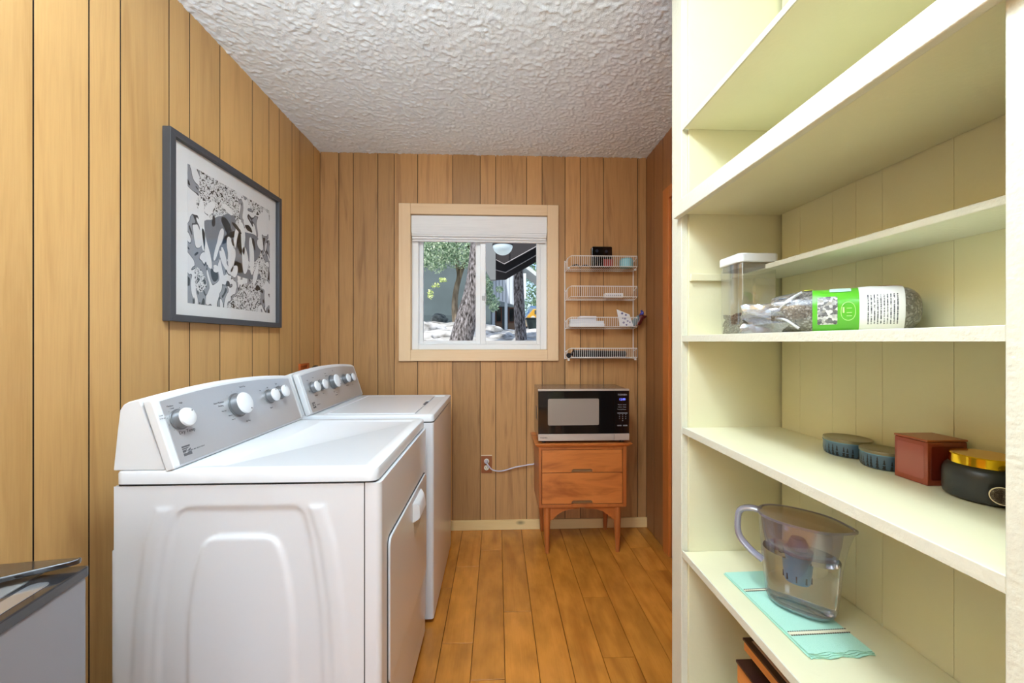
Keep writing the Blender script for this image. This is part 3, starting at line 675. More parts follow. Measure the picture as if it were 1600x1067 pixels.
m_ = MB(); m_.box(0, .012, -.052, .052, .030, .042); m_.box(0, .012, -.052, -.036, -.07, .030); m_.box(0, .012, .036, .052, -.07, .030); m_.box(0, .003, -.036, .036, -.07, .030)
m_.obj('cover_plate', mat('box_orange', (188,92,34), .5), ot2, bevel=.001)
MB().prism([(-.020, -.06), (.030, -.06), (.004, .012)], .003, .02, 'x').obj('socket', mat('box_tan', (222,150,96), .5), ot2, bevel=.004)
hose = tag(MB().tube(smoothpath([(-1.03, 2.17, .80), (-1.045, 2.19, .96), (-1.05, 2.215, 1.035), (-1.055, 2.26, 1.068), (-1.06, 2.31, 1.062), (-1.07, 2.345, 1.02), (-1.08, 2.36, .9), (-1.08, 2.36, .6)], 6), .013, 12)
    .obj('drain_hose', M['black_plastic']), 'black rubber hose looping up behind the washer console', 'hose')

# ------------------------------------------------------------------ wire rack with what lies in it
rk = thing('wire_rack', 'white wire wall rack of four baskets right of the window', 'rack', (.66, YB, 1.10))
def rp(x, y, z): return (x-.66, y-YB, z-1.10)
fm = MB()
for x_ in (.4405, .893): fm.tube([rp(x_, 2.492, 1.105), rp(x_, 2.492, 1.775-.03)], .0032, 8)
for z_ in (1.679, 1.489, 1.303, 1.110): fm.tube([rp(.4405, 2.490, z_), rp(.893, 2.490, z_)], .0022, 6)
fm.obj('frame', M['wire'], rk)
for (zt, zb, zw) in ((1.760, 1.694, 1.679), (1.569, 1.503, 1.489), (1.373, 1.314, 1.303), (1.177, 1.120, 1.110)):
    b2 = MB(); xa, xb, yf_, yb_ = .466, .886, 2.402, 2.488
    b2.tube([rp(.443, yb_, zt-.025), rp(.455, 2.43, zt-.006), rp(xa, yf_, zt), rp(xb, yf_, zt), rp(.893, 2.43, zt-.003), rp(.893, yb_, zt-.02)], .0026, 6)
    b2.tube([rp(.447, yb_, zw), rp(xa-.004, yf_, zb), rp(xb, yf_, zb), rp(.893, yb_, zw)], .0024, 6)
    b2.tube([rp(.447, 2.455, (zb+zw)/2-.004), rp(.893, 2.455, (zb+zw)/2-.004)], .0020, 5)
    n = 33
    for i in range(n+1):
        x_ = xa+(xb-xa)*i/n; xw = .447+(.893-.447)*i/n
        b2.tube([rp(x_, yf_, zt), rp(x_, yf_, zb), rp(xw, yb_, zw)], .0012, 4)
    for i in range(1, 4): b2.tube([rp(.445, yf_+(yb_-yf_)*i/4, zt-.004-i*.005), rp(.447, yf_+(yb_-yf_)*i/4, zb-(zb-zw)*i/4)], .0012, 4)
    b2.obj('basket', M['wire'], rk)
for x_, z_ in ((.45, 1.683), (.875, 1.676), (.875, 1.108), (.45, 1.105)):
    MB().box(x_-.66-.006, x_-.66+.006, -.1, -.088, z_-1.10-.006, z_-1.10+.006).obj('clip', M['plastic'], rk, bevel=.001)
# top basket
o = thing('black_device', 'black plastic speaker box standing in the top wire basket', 'device', (.668, 2.45, 1.6945))
MB().prism(rounded(-.0645, .0645, 0, .131, .008, 4), -.026, .020, 'y').obj('body', M['black'], o, bevel=.002)
for x_, z_ in ((-.034, .102), (.026, .100)): MB().lathe([(.010, 0), (.010, .0015), (.006, .0015)], n=20, M=Matrix.Rotation(R(90), 4, 'X')).obj('lens', mat('lens_grey', (46,48,58), .2), o, loc=(x_, -.026, z_))
MB().box(.006, .0665, -.0275, -.0262, .004, .05).obj('sticker', mat('sticker_red', (150,48,40), .5), o)
o = thing('blue_jar', 'light blue jar at the right end of the top wire basket', 'jar', (.832, 2.448, 1.6945))
MB().lathe([(0, 0), (.036, 0), (.041, .004), (.042, .046), (.039, .052), (0, .052)], n=32).obj('body', mat('jar_blue', (140,206,216), .4), o)
MB().lathe([(0, .052), (.037, .052), (.037, .058), (.034, .060), (0, .060)], n=32).obj('lid', mat('lid_blue', (110,184,198), .4), o)
for i, (xa, xb) in enumerate(((.478, .60),)):
    oo = tag(MB().tube(smoothpath([(.478, 2.44, 1.703), (.505, 2.425, 1.708), (.53, 2.45, 1.701), (.56, 2.43, 1.706), (.594, 2.445, 1.702)], 5), .0045, 6).obj('cable', M['black_matte']), 'dark cable lying at the left of the top wire basket', 'cable')
# second basket: small white power strip
o = thing('white_box', 'slim white power strip box in the second wire basket', 'box', (.745, 2.44, 1.500))
MB().box(-.059, .059, -.018, .018, 0, .028).obj('body', M['white'], o, bevel=.002)
mm = MB()
for i in range(8): mm.box(-.05+i*.0125, -.044+i*.0125, -.0186, -.018, .010, .018)
mm.obj('socket_marks', mat('mark_grey', (150,150,155), .5), o)
# third basket: white parcels, card, bottle
o = thing('paper_packet', 'wide flat stack of white folded paper in the third wire basket', 'paper', (.568, 2.448, 1.315))
for i, (xa, xb, h0, h1) in enumerate(((-.106, .113, 0, .020), (-.104, .110, .0205, .036), (-.104, .062, .0365, .050), (-.045, .062, .0505, .066))):
    MB().box(xa, xb, -.034, .034, h0, h1).obj('sheet_bundle', mat('paper_%d' % i, (236-i*2, 238-i*2, 242), .7), o, bevel=.003)
o = tag(MB().prism([(.756, 1.424), (.838, 1.392), (.864, 1.318), (.776, 1.318)], 2.4065, 2.409, 'y').obj('paper_card', M['white']), 'white patterned card leaning in the third wire basket', 'card')
mm = MB()
for x_, z_, r_ in ((.791, 1.398, .007), (.815, 1.388, .006), (.81, 1.365, .007), (.80, 1.34, .007), (.826, 1.35, .006), (.84, 1.342, .005), (.82, 1.326, .006), (.796, 1.368, .005)):
    mm.lathe([(r_, 0), (r_, .0004), (r_*.55, .0004), (r_*.55, 0)], n=12, M=Matrix.Rotation(R(90), 4, 'X'), c=(x_, 2.4062, z_))
mm.obj('printed_rings', mat('ring_ink', (116,112,160), .6), o)
o = thing('spray_bottle', 'grey bottle with a blue nozzle leaning out of the third wire basket', 'bottle', (.862, 2.447, 1.318), 0)
Mr = Matrix.Rotation(R(42), 4, 'Y')
def P3(l): return [tuple(Mr @ Vector(p)) for p in l]
bm_ = MB().tube([tuple(Mr @ Vector((0, 0, z))) for z in (-.004, .0, .035, .05, .07, .095)], .0, 16, radii=[.016, .020, .021, .020, .017, .009]); bm_.obj('body', mat('bottle_grey', (112,134,142), .3), o)
MB().tube(P3([(0, 0, .095), (0, 0, .112), (-.004, 0, .118), (-.02, 0, .120)]), .008, 10, radii=[.011, .011, .009, .006]).obj('nozzle', mat('nozzle_blue', (30,42,150), .35), o)
o = tag(MB().tube(smoothpath([(.902, 2.448, 1.33), (.925, 2.445, 1.372), (.945, 2.44, 1.378), (.962, 2.44, 1.384)], 5), .012, 10, radii=[.018, .02, .022, .02, .02, .022, .02, .02, .016, .012, .010, .009, .008, .006, .005, .004]).obj('red_pouch', mat('pouch_red', (96,26,22), .4)), 'dark red pouch hanging out at the right of the wire rack', 'pouch')
# bottom basket
o = thing('black_umbrella', 'folded black umbrella lying in the lowest wire basket', 'umbrella', (.65, 2.444, 1.140))
rg = []
for i in range(15):
    x_ = -.165+.34*i/14; r_ = .024-.006*i/14
    rg.append([(x_, math.cos(6.283*k/14)*r_*(1+.1*(k % 2)), math.sin(6.283*k/14)*r_*(1+.1*(k % 2))) for k in range(14)])
MB().loft(rg).obj('canopy', M['black_matte'], o)
MB().tube([(-.165, 0, 0), (-.19, -.02, -.004), (-.20, -.04, -.008)], .009, 12, radii=[.010, .012, .016]).obj('handle', M['black_plastic'], o)
MB().tube(smoothpath([(-.195, -.035, -.01), (-.175, -.045, .02), (-.168, -.046, .035), (-.176, -.046, .01), (-.195, -.046, -.012)], 5), .0022, 6).obj('strap', M['black_matte'], o)

# ------------------------------------------------------------------ things on the shelves
# storage canister with coffee beans
cn = thing('storage_canister', 'clear square canister with white lid holding dark coffee beans', 'canister', (.682, 1.022, 1.2380))
M['canister'] = clear('canister_plastic', (247,246,242), 1.5, .08, .07, (235,235,230))
h0, w0, d0 = .193, .051, .047
sh = MB(); rg = []
for z, k in ((0, .93), (.004, .97), (h0, 1.0)): rg.append([(x*k, y*k, z) for x, y in rounded(-w0, w0, -d0, d0, .012, 5)])
sh.loft(rg); sh.v = sh.v; sh.f = sh.f[:-1]; sh.m = sh.m[:-1]; sh.obj('body', M['canister'], cn, smooth=50)
MB().prism(rounded(-w0*.94, w0*.94, -d0*.94, d0*.94, .011, 5), h0-.018, h0-.006, 'z').obj('gasket', mat('gasket_grey', (96,90,84), .5), cn)
MB().prism(rounded(-w0-.003, w0+.003, -d0-.003, d0+.003, .014, 5), h0-.004, h0+.020, 'z').obj('lid', M['plastic'], cn, bevel=.004, seg=3)
# beans: too many to count
bn = MB(); q = random.Random(5)
def bean(c, s, rot):
    Mx = Matrix.Translation(c) @ rot; vs = []
    for (a, z) in ((0, 1),): pass
    ring = [(.62*math.cos(6.283*i/6), .62*math.sin(6.283*i/6)) for i in range(6)]
    v = [(0, 0, 1)] + [(x, y, .45) for x, y in ring] + [(x, y, -.45) for x, y in ring] + [(0, 0, -1)]
    f = [(0, 1+i, 1+(i+1) % 6) for i in range(6)] + [(1+i, 7+i, 7+(i+1) % 6, 1+(i+1) % 6) for i in range(6)] + [(13, 7+(i+1) % 6, 7+i) for i in range(6)]
    bn.add([tuple(Mx @ (Vector(p)*s)) for p in v], f)
for i in range(2600):
    x = q.uniform(-.044, .044); y = q.uniform(-.040, .040); hmax = .052+.008*math.sin(x*60)-.008*(x/.044)
    edge = max(abs(x)/.044, abs(y)/.040) > .80
    z = q.uniform(.005, hmax) if edge else q.uniform(hmax-.012, hmax)
    bean((x, y, z), q.uniform(.0036, .0048), Matrix.Rotation(q.uniform(0, 6), 4, (q.random(), q.random(), q.random()+.1)))
bn.box(-.038, .038, -.034, .034, .003, .030)
o = bn.obj('coffee_beans', mat('coffee_bean', (62,38,30), .35), cn, smooth=60); o['kind'] = 'stuff'

# bag of potting granules
bg = thing('granule_bag', 'plastic bag of grey growing granules with a green and white label', 'bag', (.716, .797, 1.2380), R(50))
AX, BZ = .047, .0455
def bsec(t, y, k=1.0, off=0):
    """t: 0 = +x, 90 = up. y local along the bag (-.17 near .. +.19 far)"""
    e = 1.0
    if y < -.088: e = max(.0, 1-((-.088-y)/.047)**2.4)**.5
    if y > .045: e = max(.0, 1-((y-.045)/.10)**1.5*.62)
    c, s = math.cos(t), math.sin(t)
    w = 1+.02*math.sin(y*60+3*t)+.012*math.sin(y*130+5*t)
    x = AX*e*w*math.copysign(abs(c)**.82, c); z = BZ*(e**.7)*w*math.copysign(abs(s)**.8, s)
    z = max(z, -BZ+.0) ; n = math.hypot(c, s)
    return ((x+off*c)*k, y, BZ+(z+off*s)*k)
def bpatch(name, m_, ya, yb, ta, tb, off, ny_=14, nt_=30, parent=bg, curve=0):
    vs = []
    for j in range(ny_+1):
        for i in range(nt_+1):
            t = R(ta+(tb-ta)*i/nt_); vs.append(bsec(t, ya+(yb-ya)*j/ny_, 1, off))
    n = nt_+1
    return MB().add(vs, [(j*n+i, j*n+i+1, (j+1)*n+i+1, (j+1)*n+i) for j in range(ny_) for i in range(nt_)]).obj(name, m_, parent, smooth=70)
M['granules'] = ramped('granules', 'color', 330, [(0, (26,24,24)), (.35, (88,78,66)), (.60, (112,102,86)), (.82, (172,166,156)), (.88, (44,38,34))], .35, bump=.0015)
bnt = MB(); NT = 40
ysq = [-.1348, -.134, -.131, -.126, -.118, -.108, -.098, -.088, -.07, -.05, -.03, -.01, .01, .03, .045, .06, .075, .09, .105]
bnt.loft([[bsec(2*math.pi*i/NT, y) for i in range(NT)] for y in ysq]).obj('body', M['granules'], bg, smooth=60)
M['film'] = clear('bag_film', (240,240,244), .5, .12, .08, (225,226,232))
bpatch('plastic_film', M['film'], -.130, .10, 0, 360, .0014, 30, 48)
# gathered film at the far end
gf = MB(); rg = []
for j in range(9):
    s_ = j/8; y = .078+.080*s_; rad = (1-s_)**.8*.036+.008+.030*max(0, s_-.45); ring = []
    for i in range(36):
        a = 2*math.pi*i/36; w = 1+(.10+.35*s_)*math.sin(a*7+j*.4)+.1*math.sin(a*13); ring.append((rad*1.0*w*math.cos(a)-.004*s_, y+.01*math.sin(a*5), max(.001, .038-.006*s_+rad*.95*w*math.sin(a))))
    rg.append(ring)
gf.loft(rg, cap=False).obj('gathered_end', clear('bag_film_end', (232,232,238), 1.0, .12, .16, (220,222,230)), bg, smooth=25)
MB().tube(smoothpath([(-.036, .05, .088), (-.044, .075, .070), (-.030, .105, .042), (-.014, .152, .052), (-.024, .11, .036), (-.042, .08, .030), (-.046, .055, .010)], 6), .003, 6).obj('film_fold', clear('fold_film', (245,245,250), 1.2, .2, .45, (240,240,246)), bg)
M['green'] = mat('label_green', (88,178,40), .3, coat=.3)
gl = bpatch('label', M['green'], -.0416, .032, 20, 262, .0022); gl['label'] = 'bright green printed band'
# white text panel: fine lines of print running round the bag
m, nt, b = newmat('label_text'); L = nt.links; tc = nt.nodes.new('ShaderNodeTexCoord'); sx = nt.nodes.new('ShaderNodeSeparateXYZ'); L.new(tc.outputs['Object'], sx.inputs[0])
def mth(op, a, b_=None, c_=None):
    n = nt.nodes.new('ShaderNodeMath'); n.operation = op
    for i, v in enumerate((a, b_, c_)):
        if v is None: continue
        if isinstance(v, (int, float)): n.inputs[i].default_value = v
        else: L.new(v, n.inputs[i])
    return n.outputs[0]
row = mth('GREATER_THAN', mth('SINE', mth('MULTIPLY', sx.outputs[1], 6.283/.0046)), .25)
nn = nt.nodes.new('ShaderNodeTexNoise'); mpp = nt.nodes.new('ShaderNodeMapping'); mpp.inputs['Scale'].default_value = (10, 217, 900)
L.new(tc.outputs['Object'], mpp.inputs['Vector']); L.new(mpp.outputs[0], nn.inputs['Vector']); nn.inputs['Scale'].default_value = 1; nn.inputs['Detail'].default_value = 1
wd = mth('GREATER_THAN', nn.outputs[0], .44)
zin = mth('MULTIPLY', mth('GREATER_THAN', sx.outputs[2], .016), mth('LESS_THAN', sx.outputs[2], .074))
yin = mth('MULTIPLY', mth('GREATER_THAN', sx.outputs[1], -.098), mth('LESS_THAN', sx.outputs[1], -.052))
fac = mth('MULTIPLY', mth('MULTIPLY', row, wd), mth('MULTIPLY', zin, yin))
mx = nt.nodes.new('ShaderNodeMixRGB'); L.new(fac, mx.inputs[0]); mx.inputs[1].default_value = lin((232,232,236)); mx.inputs[2].default_value = lin((70,72,84))
L.new(mx.outputs[0], b.inputs['Base Color']); b.inputs['Roughness'].default_value = .35
wl_ = bpatch('label', m, -.106, -.0414, 20, 262, .0024); wl_['label'] = 'white panel with rows of small print'
bpatch('label', mat('label_orange', (214,84,30), .35), -.106, -.072, 50, 108, .0030)['label'] = 'orange corner of the label'
bpatch('label', mat('label_yellow', (226,222,70), .35), .0315, .046, 60, 112, .0028)['label'] = 'yellow edge of the label'
bpatch('label_picture', ramped('label_picture', 'color', 210, [(0, (60,60,64)), (.4, (120,118,122)), (.6, (222,220,222)), (.8, (150,146,140))], .4), -.008, .024, 150, 212, .0032)
em = MB()
for i in range(28):
    a0, a1 = 6.283*i/28, 6.283*(i+1)/28
    em.tube([bsec(R(183)+.30*math.sin(a), -.0245+.011*math.cos(a), 1, .0034) for a in (a0, a1)], .0005, 4)
for k_ in range(3): em.tube([bsec(R(190-6*k_), -.030, 1, .0034), bsec(R(190-6*k_), -.022, 1, .0034)], .0006, 4)
em.tube([bsec(R(184), -.0175, 1, .0034), bsec(R(176), -.0175, 1, .0034)], .0016, 6)
em.obj('label_emblem', mat('emblem_pale', (190,228,150), .4), bg)
MB().add([bsec(R(a), y, 1, .0036) for y in (-.030, -.012, .004) for a in (108, 122, 132)], [(0,1,4,3),(1,2,5,4),(3,4,7,6),(4,5,8,7)]).obj('label_leaf', mat('leaf_pale', (186,222,206), .4), bg)
MB().prism([(-.030, .072), (-.034, .090), (-.022, .092), (-.018, .074)], .076, .077, 'z').obj('barcode_tab', mat('barcode', (150,170,196), .4), bg)

# tins
M['tin'] = mat('tin_blue', (66,92,110), .3, coat=.4); M['tin_rim'] = mat('tin_rim', (120,160,178), .25, metal=.4); M['tin_dark'] = mat('tin_ink', (16,20,24), .4)
M['tin_lid'] = mat('tin_lid', (116,108,82), .3, metal=.3, coat=.3)
def tin(label, loc, r, h, seed, rz):
    t = thing('candle_tin', label, 'tin', loc, rz, 'tins painted with pine trees')
    MB().lathe([(0, 0), (r*.86, 0), (r*.94, .002), (r, h*.3), (r, h*.78), (r*.985, h*.8)], n=48).obj('body', M['tin'], t)
    MB().lathe([(r*.985, h*.79), (r*1.015, h*.80), (r*1.015, h*.97), (r*1.0, h), (r*.93, h), (r*.90, h*.985), (0, h*.985)], n=48).obj('lid', [M['tin_lid']], t)
    MB().lathe([(r*1.012, h*.79), (r*1.022, h*.80), (r*1.022, h*.84), (r*1.012, h*.85)], n=48).obj('rim', M['tin_rim'], t)
    q_ = random.Random(seed); tr = MB()
    def p(a, z): k = 1.006 if z > h*.28 else .94+.066*(z/(h*.28)); return (r*k*math.cos(a), r*k*math.sin(a), z)
    a = 0
    while a < 6.28:
        th = h*q_.uniform(.55, .78); w = q_.uniform(.05, .09)
        for L_2 in range(4):
            z0_ = th*(.12+.22*L_2); z1_ = min(z0_+th*.34, th); ww = w*(1-.2*L_2)
            tr.add([p(a-ww, z0_), p(a+ww, z0_), p(a, z1_)], [(0, 1, 2)])
        tr.add([p(a-.01, h*.03), p(a+.01, h*.03), p(a+.01, th*.2), p(a-.01, th*.2)], [(0, 1, 2, 3)])
        a += q_.uniform(.14, .30)
    tr.obj('tree_silhouettes', M['tin_dark'], t, smooth=0)
tin('blue tin painted with pine trees, farther left of the two', (.797, .845, .9632), .0435, .038, 1, 0)
tin('blue tin painted with pine trees, touching the red box', (.793, .758, .9632), .0385, .036, 2, 1)
# red box
rb = thing('red_box', 'small square reddish brown lacquered box between tin and black jar', 'box', (.800, .681, .9632), 0)
M['lacquer'] = mat('red_lacquer', (142,62,38), .32, coat=.4); M['lacquer_top'] = mat('red_lacquer_top', (150,72,30), .35, coat=.3)
MB().box(-.0375, .0375, -.0285, .0285, 0, .0775).obj('body', M['lacquer'], rb, bevel=.002)
MB().box(-.0380, .0380, -.029, .029, .0778, .0815).obj('lid', M['lacquer_top'], rb, bevel=.001)
MB().prism(rounded(-.023, .023, .010, .070, .004, 3), -.0379, -.0374, 'x').obj('inset_panel', mat('red_inset', (156,78,62), .3, coat=.4), rb, bevel=.0003)
MB().prism(rounded(-.031, .031, .010, .070, .004, 3), -.0289, -.0284, 'y').obj('inset_panel', mat('red_inset_dark', (110,36,22), .3, coat=.4), rb, bevel=.0003)
# black candle jar
bj = thing('candle_jar', 'matte black candle jar with a shiny gold lid', 'candle', (.797, .598, .9632))
MB().lathe([(0, 0), (.040, 0), (.0465, .004), (.048, .012), (.048, .036), (.0473, .043), (.045, .050), (.041, .0545), (.036, .0565), (.034, .058)], n=48).obj('body', mat('jar_black', (38,40,40), .38), bj)
MB().lathe([(.0355, .056), (.040, .0565), (.040, .0705), (.038, .072), (0, .072)], n=48).obj('lid', mat('gold', (236,188,40), .12, metal=1), bj)
# little tagged jar
tj = thing('tagged_jar', 'little brown jar with a round paper tag at the shelf end', 'jar', (.787, .536, .9632))
MB().lathe([(0, 0), (.020, 0), (.022, .003), (.022, .036), (.017, .042), (.017, .044)], n=32).obj('body', mat('jar_brown', (128,102,88), .3), tj)
MB().lathe([(.018, .044), (.0195, .0445), (.0195, .055), (.018, .0565), (0, .0565)], n=32).obj('lid', mat('jar_lid', (90,86,70), .25, metal=.8), tj)
Mt = Matrix.Translation((-.0285, .012, .024)) @ Matrix.Rotation(R(-90+38), 4, 'Z') @ Matrix.Rotation(R(90), 4, 'X')
tg = MB().lathe([(0, 0), (.0135, 0), (.0135, .0006), (0, .0006)], n=28).obj('paper_tag', mat('tag_paper', (222,208,172), .8), tj, M=Mt)
mm = MB()
for r_ in (.0122, .0085, .004): mm.lathe([(r_, .0006), (r_, .0009), (r_-.0006, .0009), (r_-.0006, .0006)], n=24)
mm.obj('tag_print', mat('tag_ink', (70,56,44), .8), tg)
# towel
M['mint'] = ramped('towel_mint', 'noise', 900, [(.3, (158,214,194)), (.7, (190,232,216))], .95, bump=.0006)
tw = thing('tea_towel', 'folded mint green tea towel with dotted stripes under the pitcher', 'towel', (.682, .875, .5925), R(1.5))
def sheet(name, x0, x1, y0, y1, z, th, seed, parent, m_=None, wav=.0012):
    q_ = random.Random(seed); nx_, ny_ = 22, 40; vs = []
    for s_ in (0, 1):
        for j in range(ny_+1):
            for i in range(nx_+1):
                x = x0+(x1-x0)*i/nx_; y = y0+(y1-y0)*j/ny_
                if j == 0: y += .0022*math.sin(i*.7+seed)+.0008*math.sin(i*1.9)
                fr_ = (1-min(1, (y-y0)/.05))
                z_ = z+th*s_+wav*(.5+.5*math.sin(x*90+y*22+seed))*(.3+fr_*3.2)+(.0 if s_ == 0 else .0002*math.sin(i*2.4))
                vs.append((x, y, z_))
    n = nx_+1; o_ = n*(ny_+1); fs = []
    for j in range(ny_):
        for i in range(nx_):
            a = j*n+i; fs += [(a, a+n, a+n+1, a+1), (o_+a, o_+a+1, o_+a+n+1, o_+a+n)]
    for i in range(nx_): fs += [(i, i+1, o_+i+1, o_+i), (ny_*n+i+1, ny_*n+i, o_+ny_*n+i, o_+ny_*n+i+1)]
    for j in range(ny_): fs += [((j+1)*n, j*n, o_+j*n, o_+(j+1)*n), (j*n+nx_, (j+1)*n+nx_, o_+(j+1)*n+nx_, o_+j*n+nx_)]
    return MB().add(vs, fs).obj(name, m_ or M['mint'], parent, smooth=60)
for k_, (xa, xb) in enumerate(((-.067, .068), (-.070, .066), (-.065, .067), (-.068, .065))):
    sheet('fold', xa, xb, -.140+.002*k_, .138-.001*k_, .0001+.0020*k_, .0015, k_, tw, wav=.0003)
for yv in (-.078, -.088, .062, .055):
    st = MB()
    for i in range(26):
        x_ = -.064+.128*i/25
        st.box(x_-.0014, x_+.0014, yv-.0010, yv+.0010, .0088, .0097)
    st.obj('stitching', mat('stitch_dark', (84,60,48), .9), tw)['kind'] = 'stuff'
for ya, yb_2 in ((-.0868, -.0792), (.0562, .0608)):
    MB().box(-.067, .0645, ya, yb_2, .0084, .0094).obj('stripe', mat('stripe_cream', (226,222,196), .9), tw)
# pitcher
m, nt, b = newmat('water'); b.inputs['Transmission Weight'].default_value = 1; b.inputs['Roughness'].default_value = 0; b.inputs['IOR'].default_value = 1.33; b.inputs['Base Color'].default_value = lin((252,253,254)); M['water'] = m
pt = thing('water_pitcher', 'clear plastic filter pitcher of water standing on the towel', 'pitcher', (.705, .868, .6026), R(-44))
M['pitcher'] = clear('pitcher_plastic', (248,248,253), .5, .03, .015, (220,222,240))
def pring(z, a, b, sp_=0, n=48):
    out = []
    for i in range(n):
        t = 2*math.pi*i/n; c, s = math.cos(t), math.sin(t)
        x = a*math.copysign(abs(c)**.85, c); y = b*math.copysign(abs(s)**.85, s)
        if c > 0: x += sp_*c**5; y *= 1-.55*min(1, sp_/.018)*c**6
        out.append((x, y, z))
    return out
hp = .207
def pa(z): return .066+.017*(z/hp)**.8
def pb(z): return .046+.013*(z/hp)**.8
body = MB(); rg = [pring(0, .050, .034), pring(.002, .058, .040), pring(.008, .064, .045)] + [pring(z, pa(z), pb(z), .016*max(0, (z-.10)/.107)**2) for z in (.02, .05, .08, .11, .14, .17, .19, hp)]
body.loft(rg); body.f = body.f[:-1]; body.m = body.m[:-1]
body.obj('body', M['pitcher'], pt, smooth=60)
MB().loft([pring(.004, .052, .036), pring(.010, .060, .041)] + [pring(z, pa(z)-.004, pb(z)-.004, 0) for z in (.03, .08, .125)]).obj('water', M['water'], pt, smooth=60)
MB().loft([pring(.0005, .050, .033), pring(.004, .060, .042), pring(.012, .0655, .0465), pring(.0125, .058, .040), pring(.008, .052, .036)]).obj('base', clear('base_plastic', (244,246,252), 2.2, .04, .10, (236,240,250)), pt, smooth=50)
M['rim'] = clear('rim_plastic', (205,205,225), .9, .05, .35, (190,190,214))
z_ = hp
ri = MB(); ra = pring(hp, pa(z_)+.0012, pb(z_)+.0012, .017); rbn = pring(hp, pa(z_)-.002, pb(z_)-.002, .0145)
ri.loft([[(x, y, hp-.004) for x, y, z in ra], [(x, y, hp+.001) for x, y, z in ra], [(x, y, hp+.001) for x, y, z in rbn], [(x, y, hp-.004) for x, y, z in rbn]], cap=False); ri.obj('rim', M['rim'], pt, smooth=40)
lidm = MB(); base_ = pring(0, pa(z_)-.003, pb(z_)-.003, .0135)
lidm.loft([[(x*k, y*k, hp-.001+h_) for x, y, z in base_] for k, h_ in ((1, 0), (.9, .003), (.6, .006), (.2, .007), (.01, .007))]).obj('lid', clear('lid_plastic', (236,228,216), .9, .10, .30, (214,196,170)), pt, smooth=60)
res = MB(); res.loft([pring(.130, .058, .040), pring(.134, .068, .048), pring(.165, .074, .053), pring(hp-.006, pa(hp)-.005, pb(hp)-.005)]); res.f = res.f[:-1]; res.m = res.m[:-1]
res.obj('reservoir', clear('reservoir_plastic', (232,230,246), .8, .08, .14, (196,196,222)), pt, smooth=60)
M['filter'] = mat('filter_blue', (96,140,176), .4)
fl_ = MB().lathe([(0, .062), (.020, .062), (.0225, .066), (.025, .092), (.0265, .112), (.0265, .118)], n=32).obj('filter', M['filter'], pt, loc=(-.004, 0, 0)); fl_['label'] = 'light blue water filter cartridge'
MB().lathe([(.0265, .118), (.029, .119), (.029, .132), (.020, .134)], n=32).obj('filter_collar', clear('collar_plastic', (205,210,228), .9, .06, .45, (180,190,214)), fl_)
MB().lathe([(.018, .134), (.020, .145), (.014, .158), (0, .160)], n=24).obj('filter_cap', mat('filter_dark', (60,72,110), .4), fl_)
mm = MB()
for a in range(0, 360, 45):
    mm.box(-.0012, .0012, -.0012, .0012, .068, .082)
    n_ = len(mm.v)
    c, s = math.cos(R(a)), math.sin(R(a)); mm.v[-8:] = [(x*c-(y-.0238)*s, x*s+(y-.0238)*c, z) for x, y, z in mm.v[-8:]]
mm.obj('filter_slots', mat('slot_navy', (30,44,66), .5), fl_)
M['handle'] = clear('handle_plastic', (214,214,232), 1.2, .06, .42, (196,196,220))
MB().tube(smoothpath([(-.070, 0, .200), (-.098, 0, .202), (-.122, 0, .190), (-.128, 0, .160), (-.124, 0, .125), (-.100, 0, .098), (-.074, 0, .082)], 6), .007, 12, radii=[(.011, .0075)]*37).obj('handle', M['handle'], pt)

# boards / albums under the lowest visible shelf
M['album'] = mat('album_dark', (44,20,16), .35, coat=.3); M['album_top'] = mat('album_top', (176,146,124), .5, mottled=.1, mscale=30)
M['pages'] = wood('wood_edges', (196,126,62), (150,84,36), axis='y', stretch=12, scale=5, vary=.1)
sup = MB().box(.58, .83, .44, .90, .1002, .29).obj('storage_box', mat('box_brown', (120,78,50), .6)); tag(sup, 'brown box under the wooden trays on the bottom shelf', 'box')
def tray(label, x0, y1, z0, h, topm, dep=.2):
    t = thing('wooden_tray', label, 'tray', (x0, y1, z0), 0, 'wooden trays stacked on the bottom shelf')
    MB().box(0, dep, -.42, 0, 0, h-.006).obj('side_board', M['pages'], t, bevel=.002)
    MB().box(-.002, dep+.002, -.423, .002, h-.006, h).obj('cover', M['album'], t, bevel=.001)
    if topm: MB().box(.012, dep-.01, -.41, -.012, h, h+.001).obj('panel', topm, t)
tray('wooden tray with a pale top, topmost under the towel shelf', .590, .898, .482, .028, M['album_top'])
tray('wooden tray with a black top, second in the stack', .578, .905, .400, .052, None)
tray('wooden tray lowest in the stack under the shelf', .586, .900, .291, .080, M['album_top'])

# ------------------------------------------------------------------ outside the window
rnd = random.Random(11)
gx = np.linspace(-9, 9, 121); gy = np.linspace(2.75, 40, 190)
def gz(x, y):
    left = np.interp(y, [2.7, 4, 5, 6.5, 8, 9.5, 14, 40], [.3, .85, 1.12, 1.36, 1.60, 1.66, 1.68, 1.8])
    right = np.interp(y, [2.7, 4, 5, 6.5, 8, 9.5, 14, 40], [.3, .85, 1.10, 1.27, 1.40, 1.50, 1.60, 1.8])
    k = np.clip((x+.7)/.8, 0, 1); return left*(1-k)+right*k
def gh(x, y): return float(gz(x, y))
jn = up(rng.rand(90, 90), 0, (190, 121))*.10+up(rng.rand(180, 120), 0, (190, 121))*.05
gm = MB().add([(gx[i], gy[j], float(gz(gx[i], gy[j]))-.07+jn[j, i]*(1 if gy[j] < 10 else .3)) for j in range(190) for i in range(121)],
              [(j*121+i, j*121+i+1, (j+1)*121+i+1, (j+1)*121+i) for j in range(189) for i in range(120)])
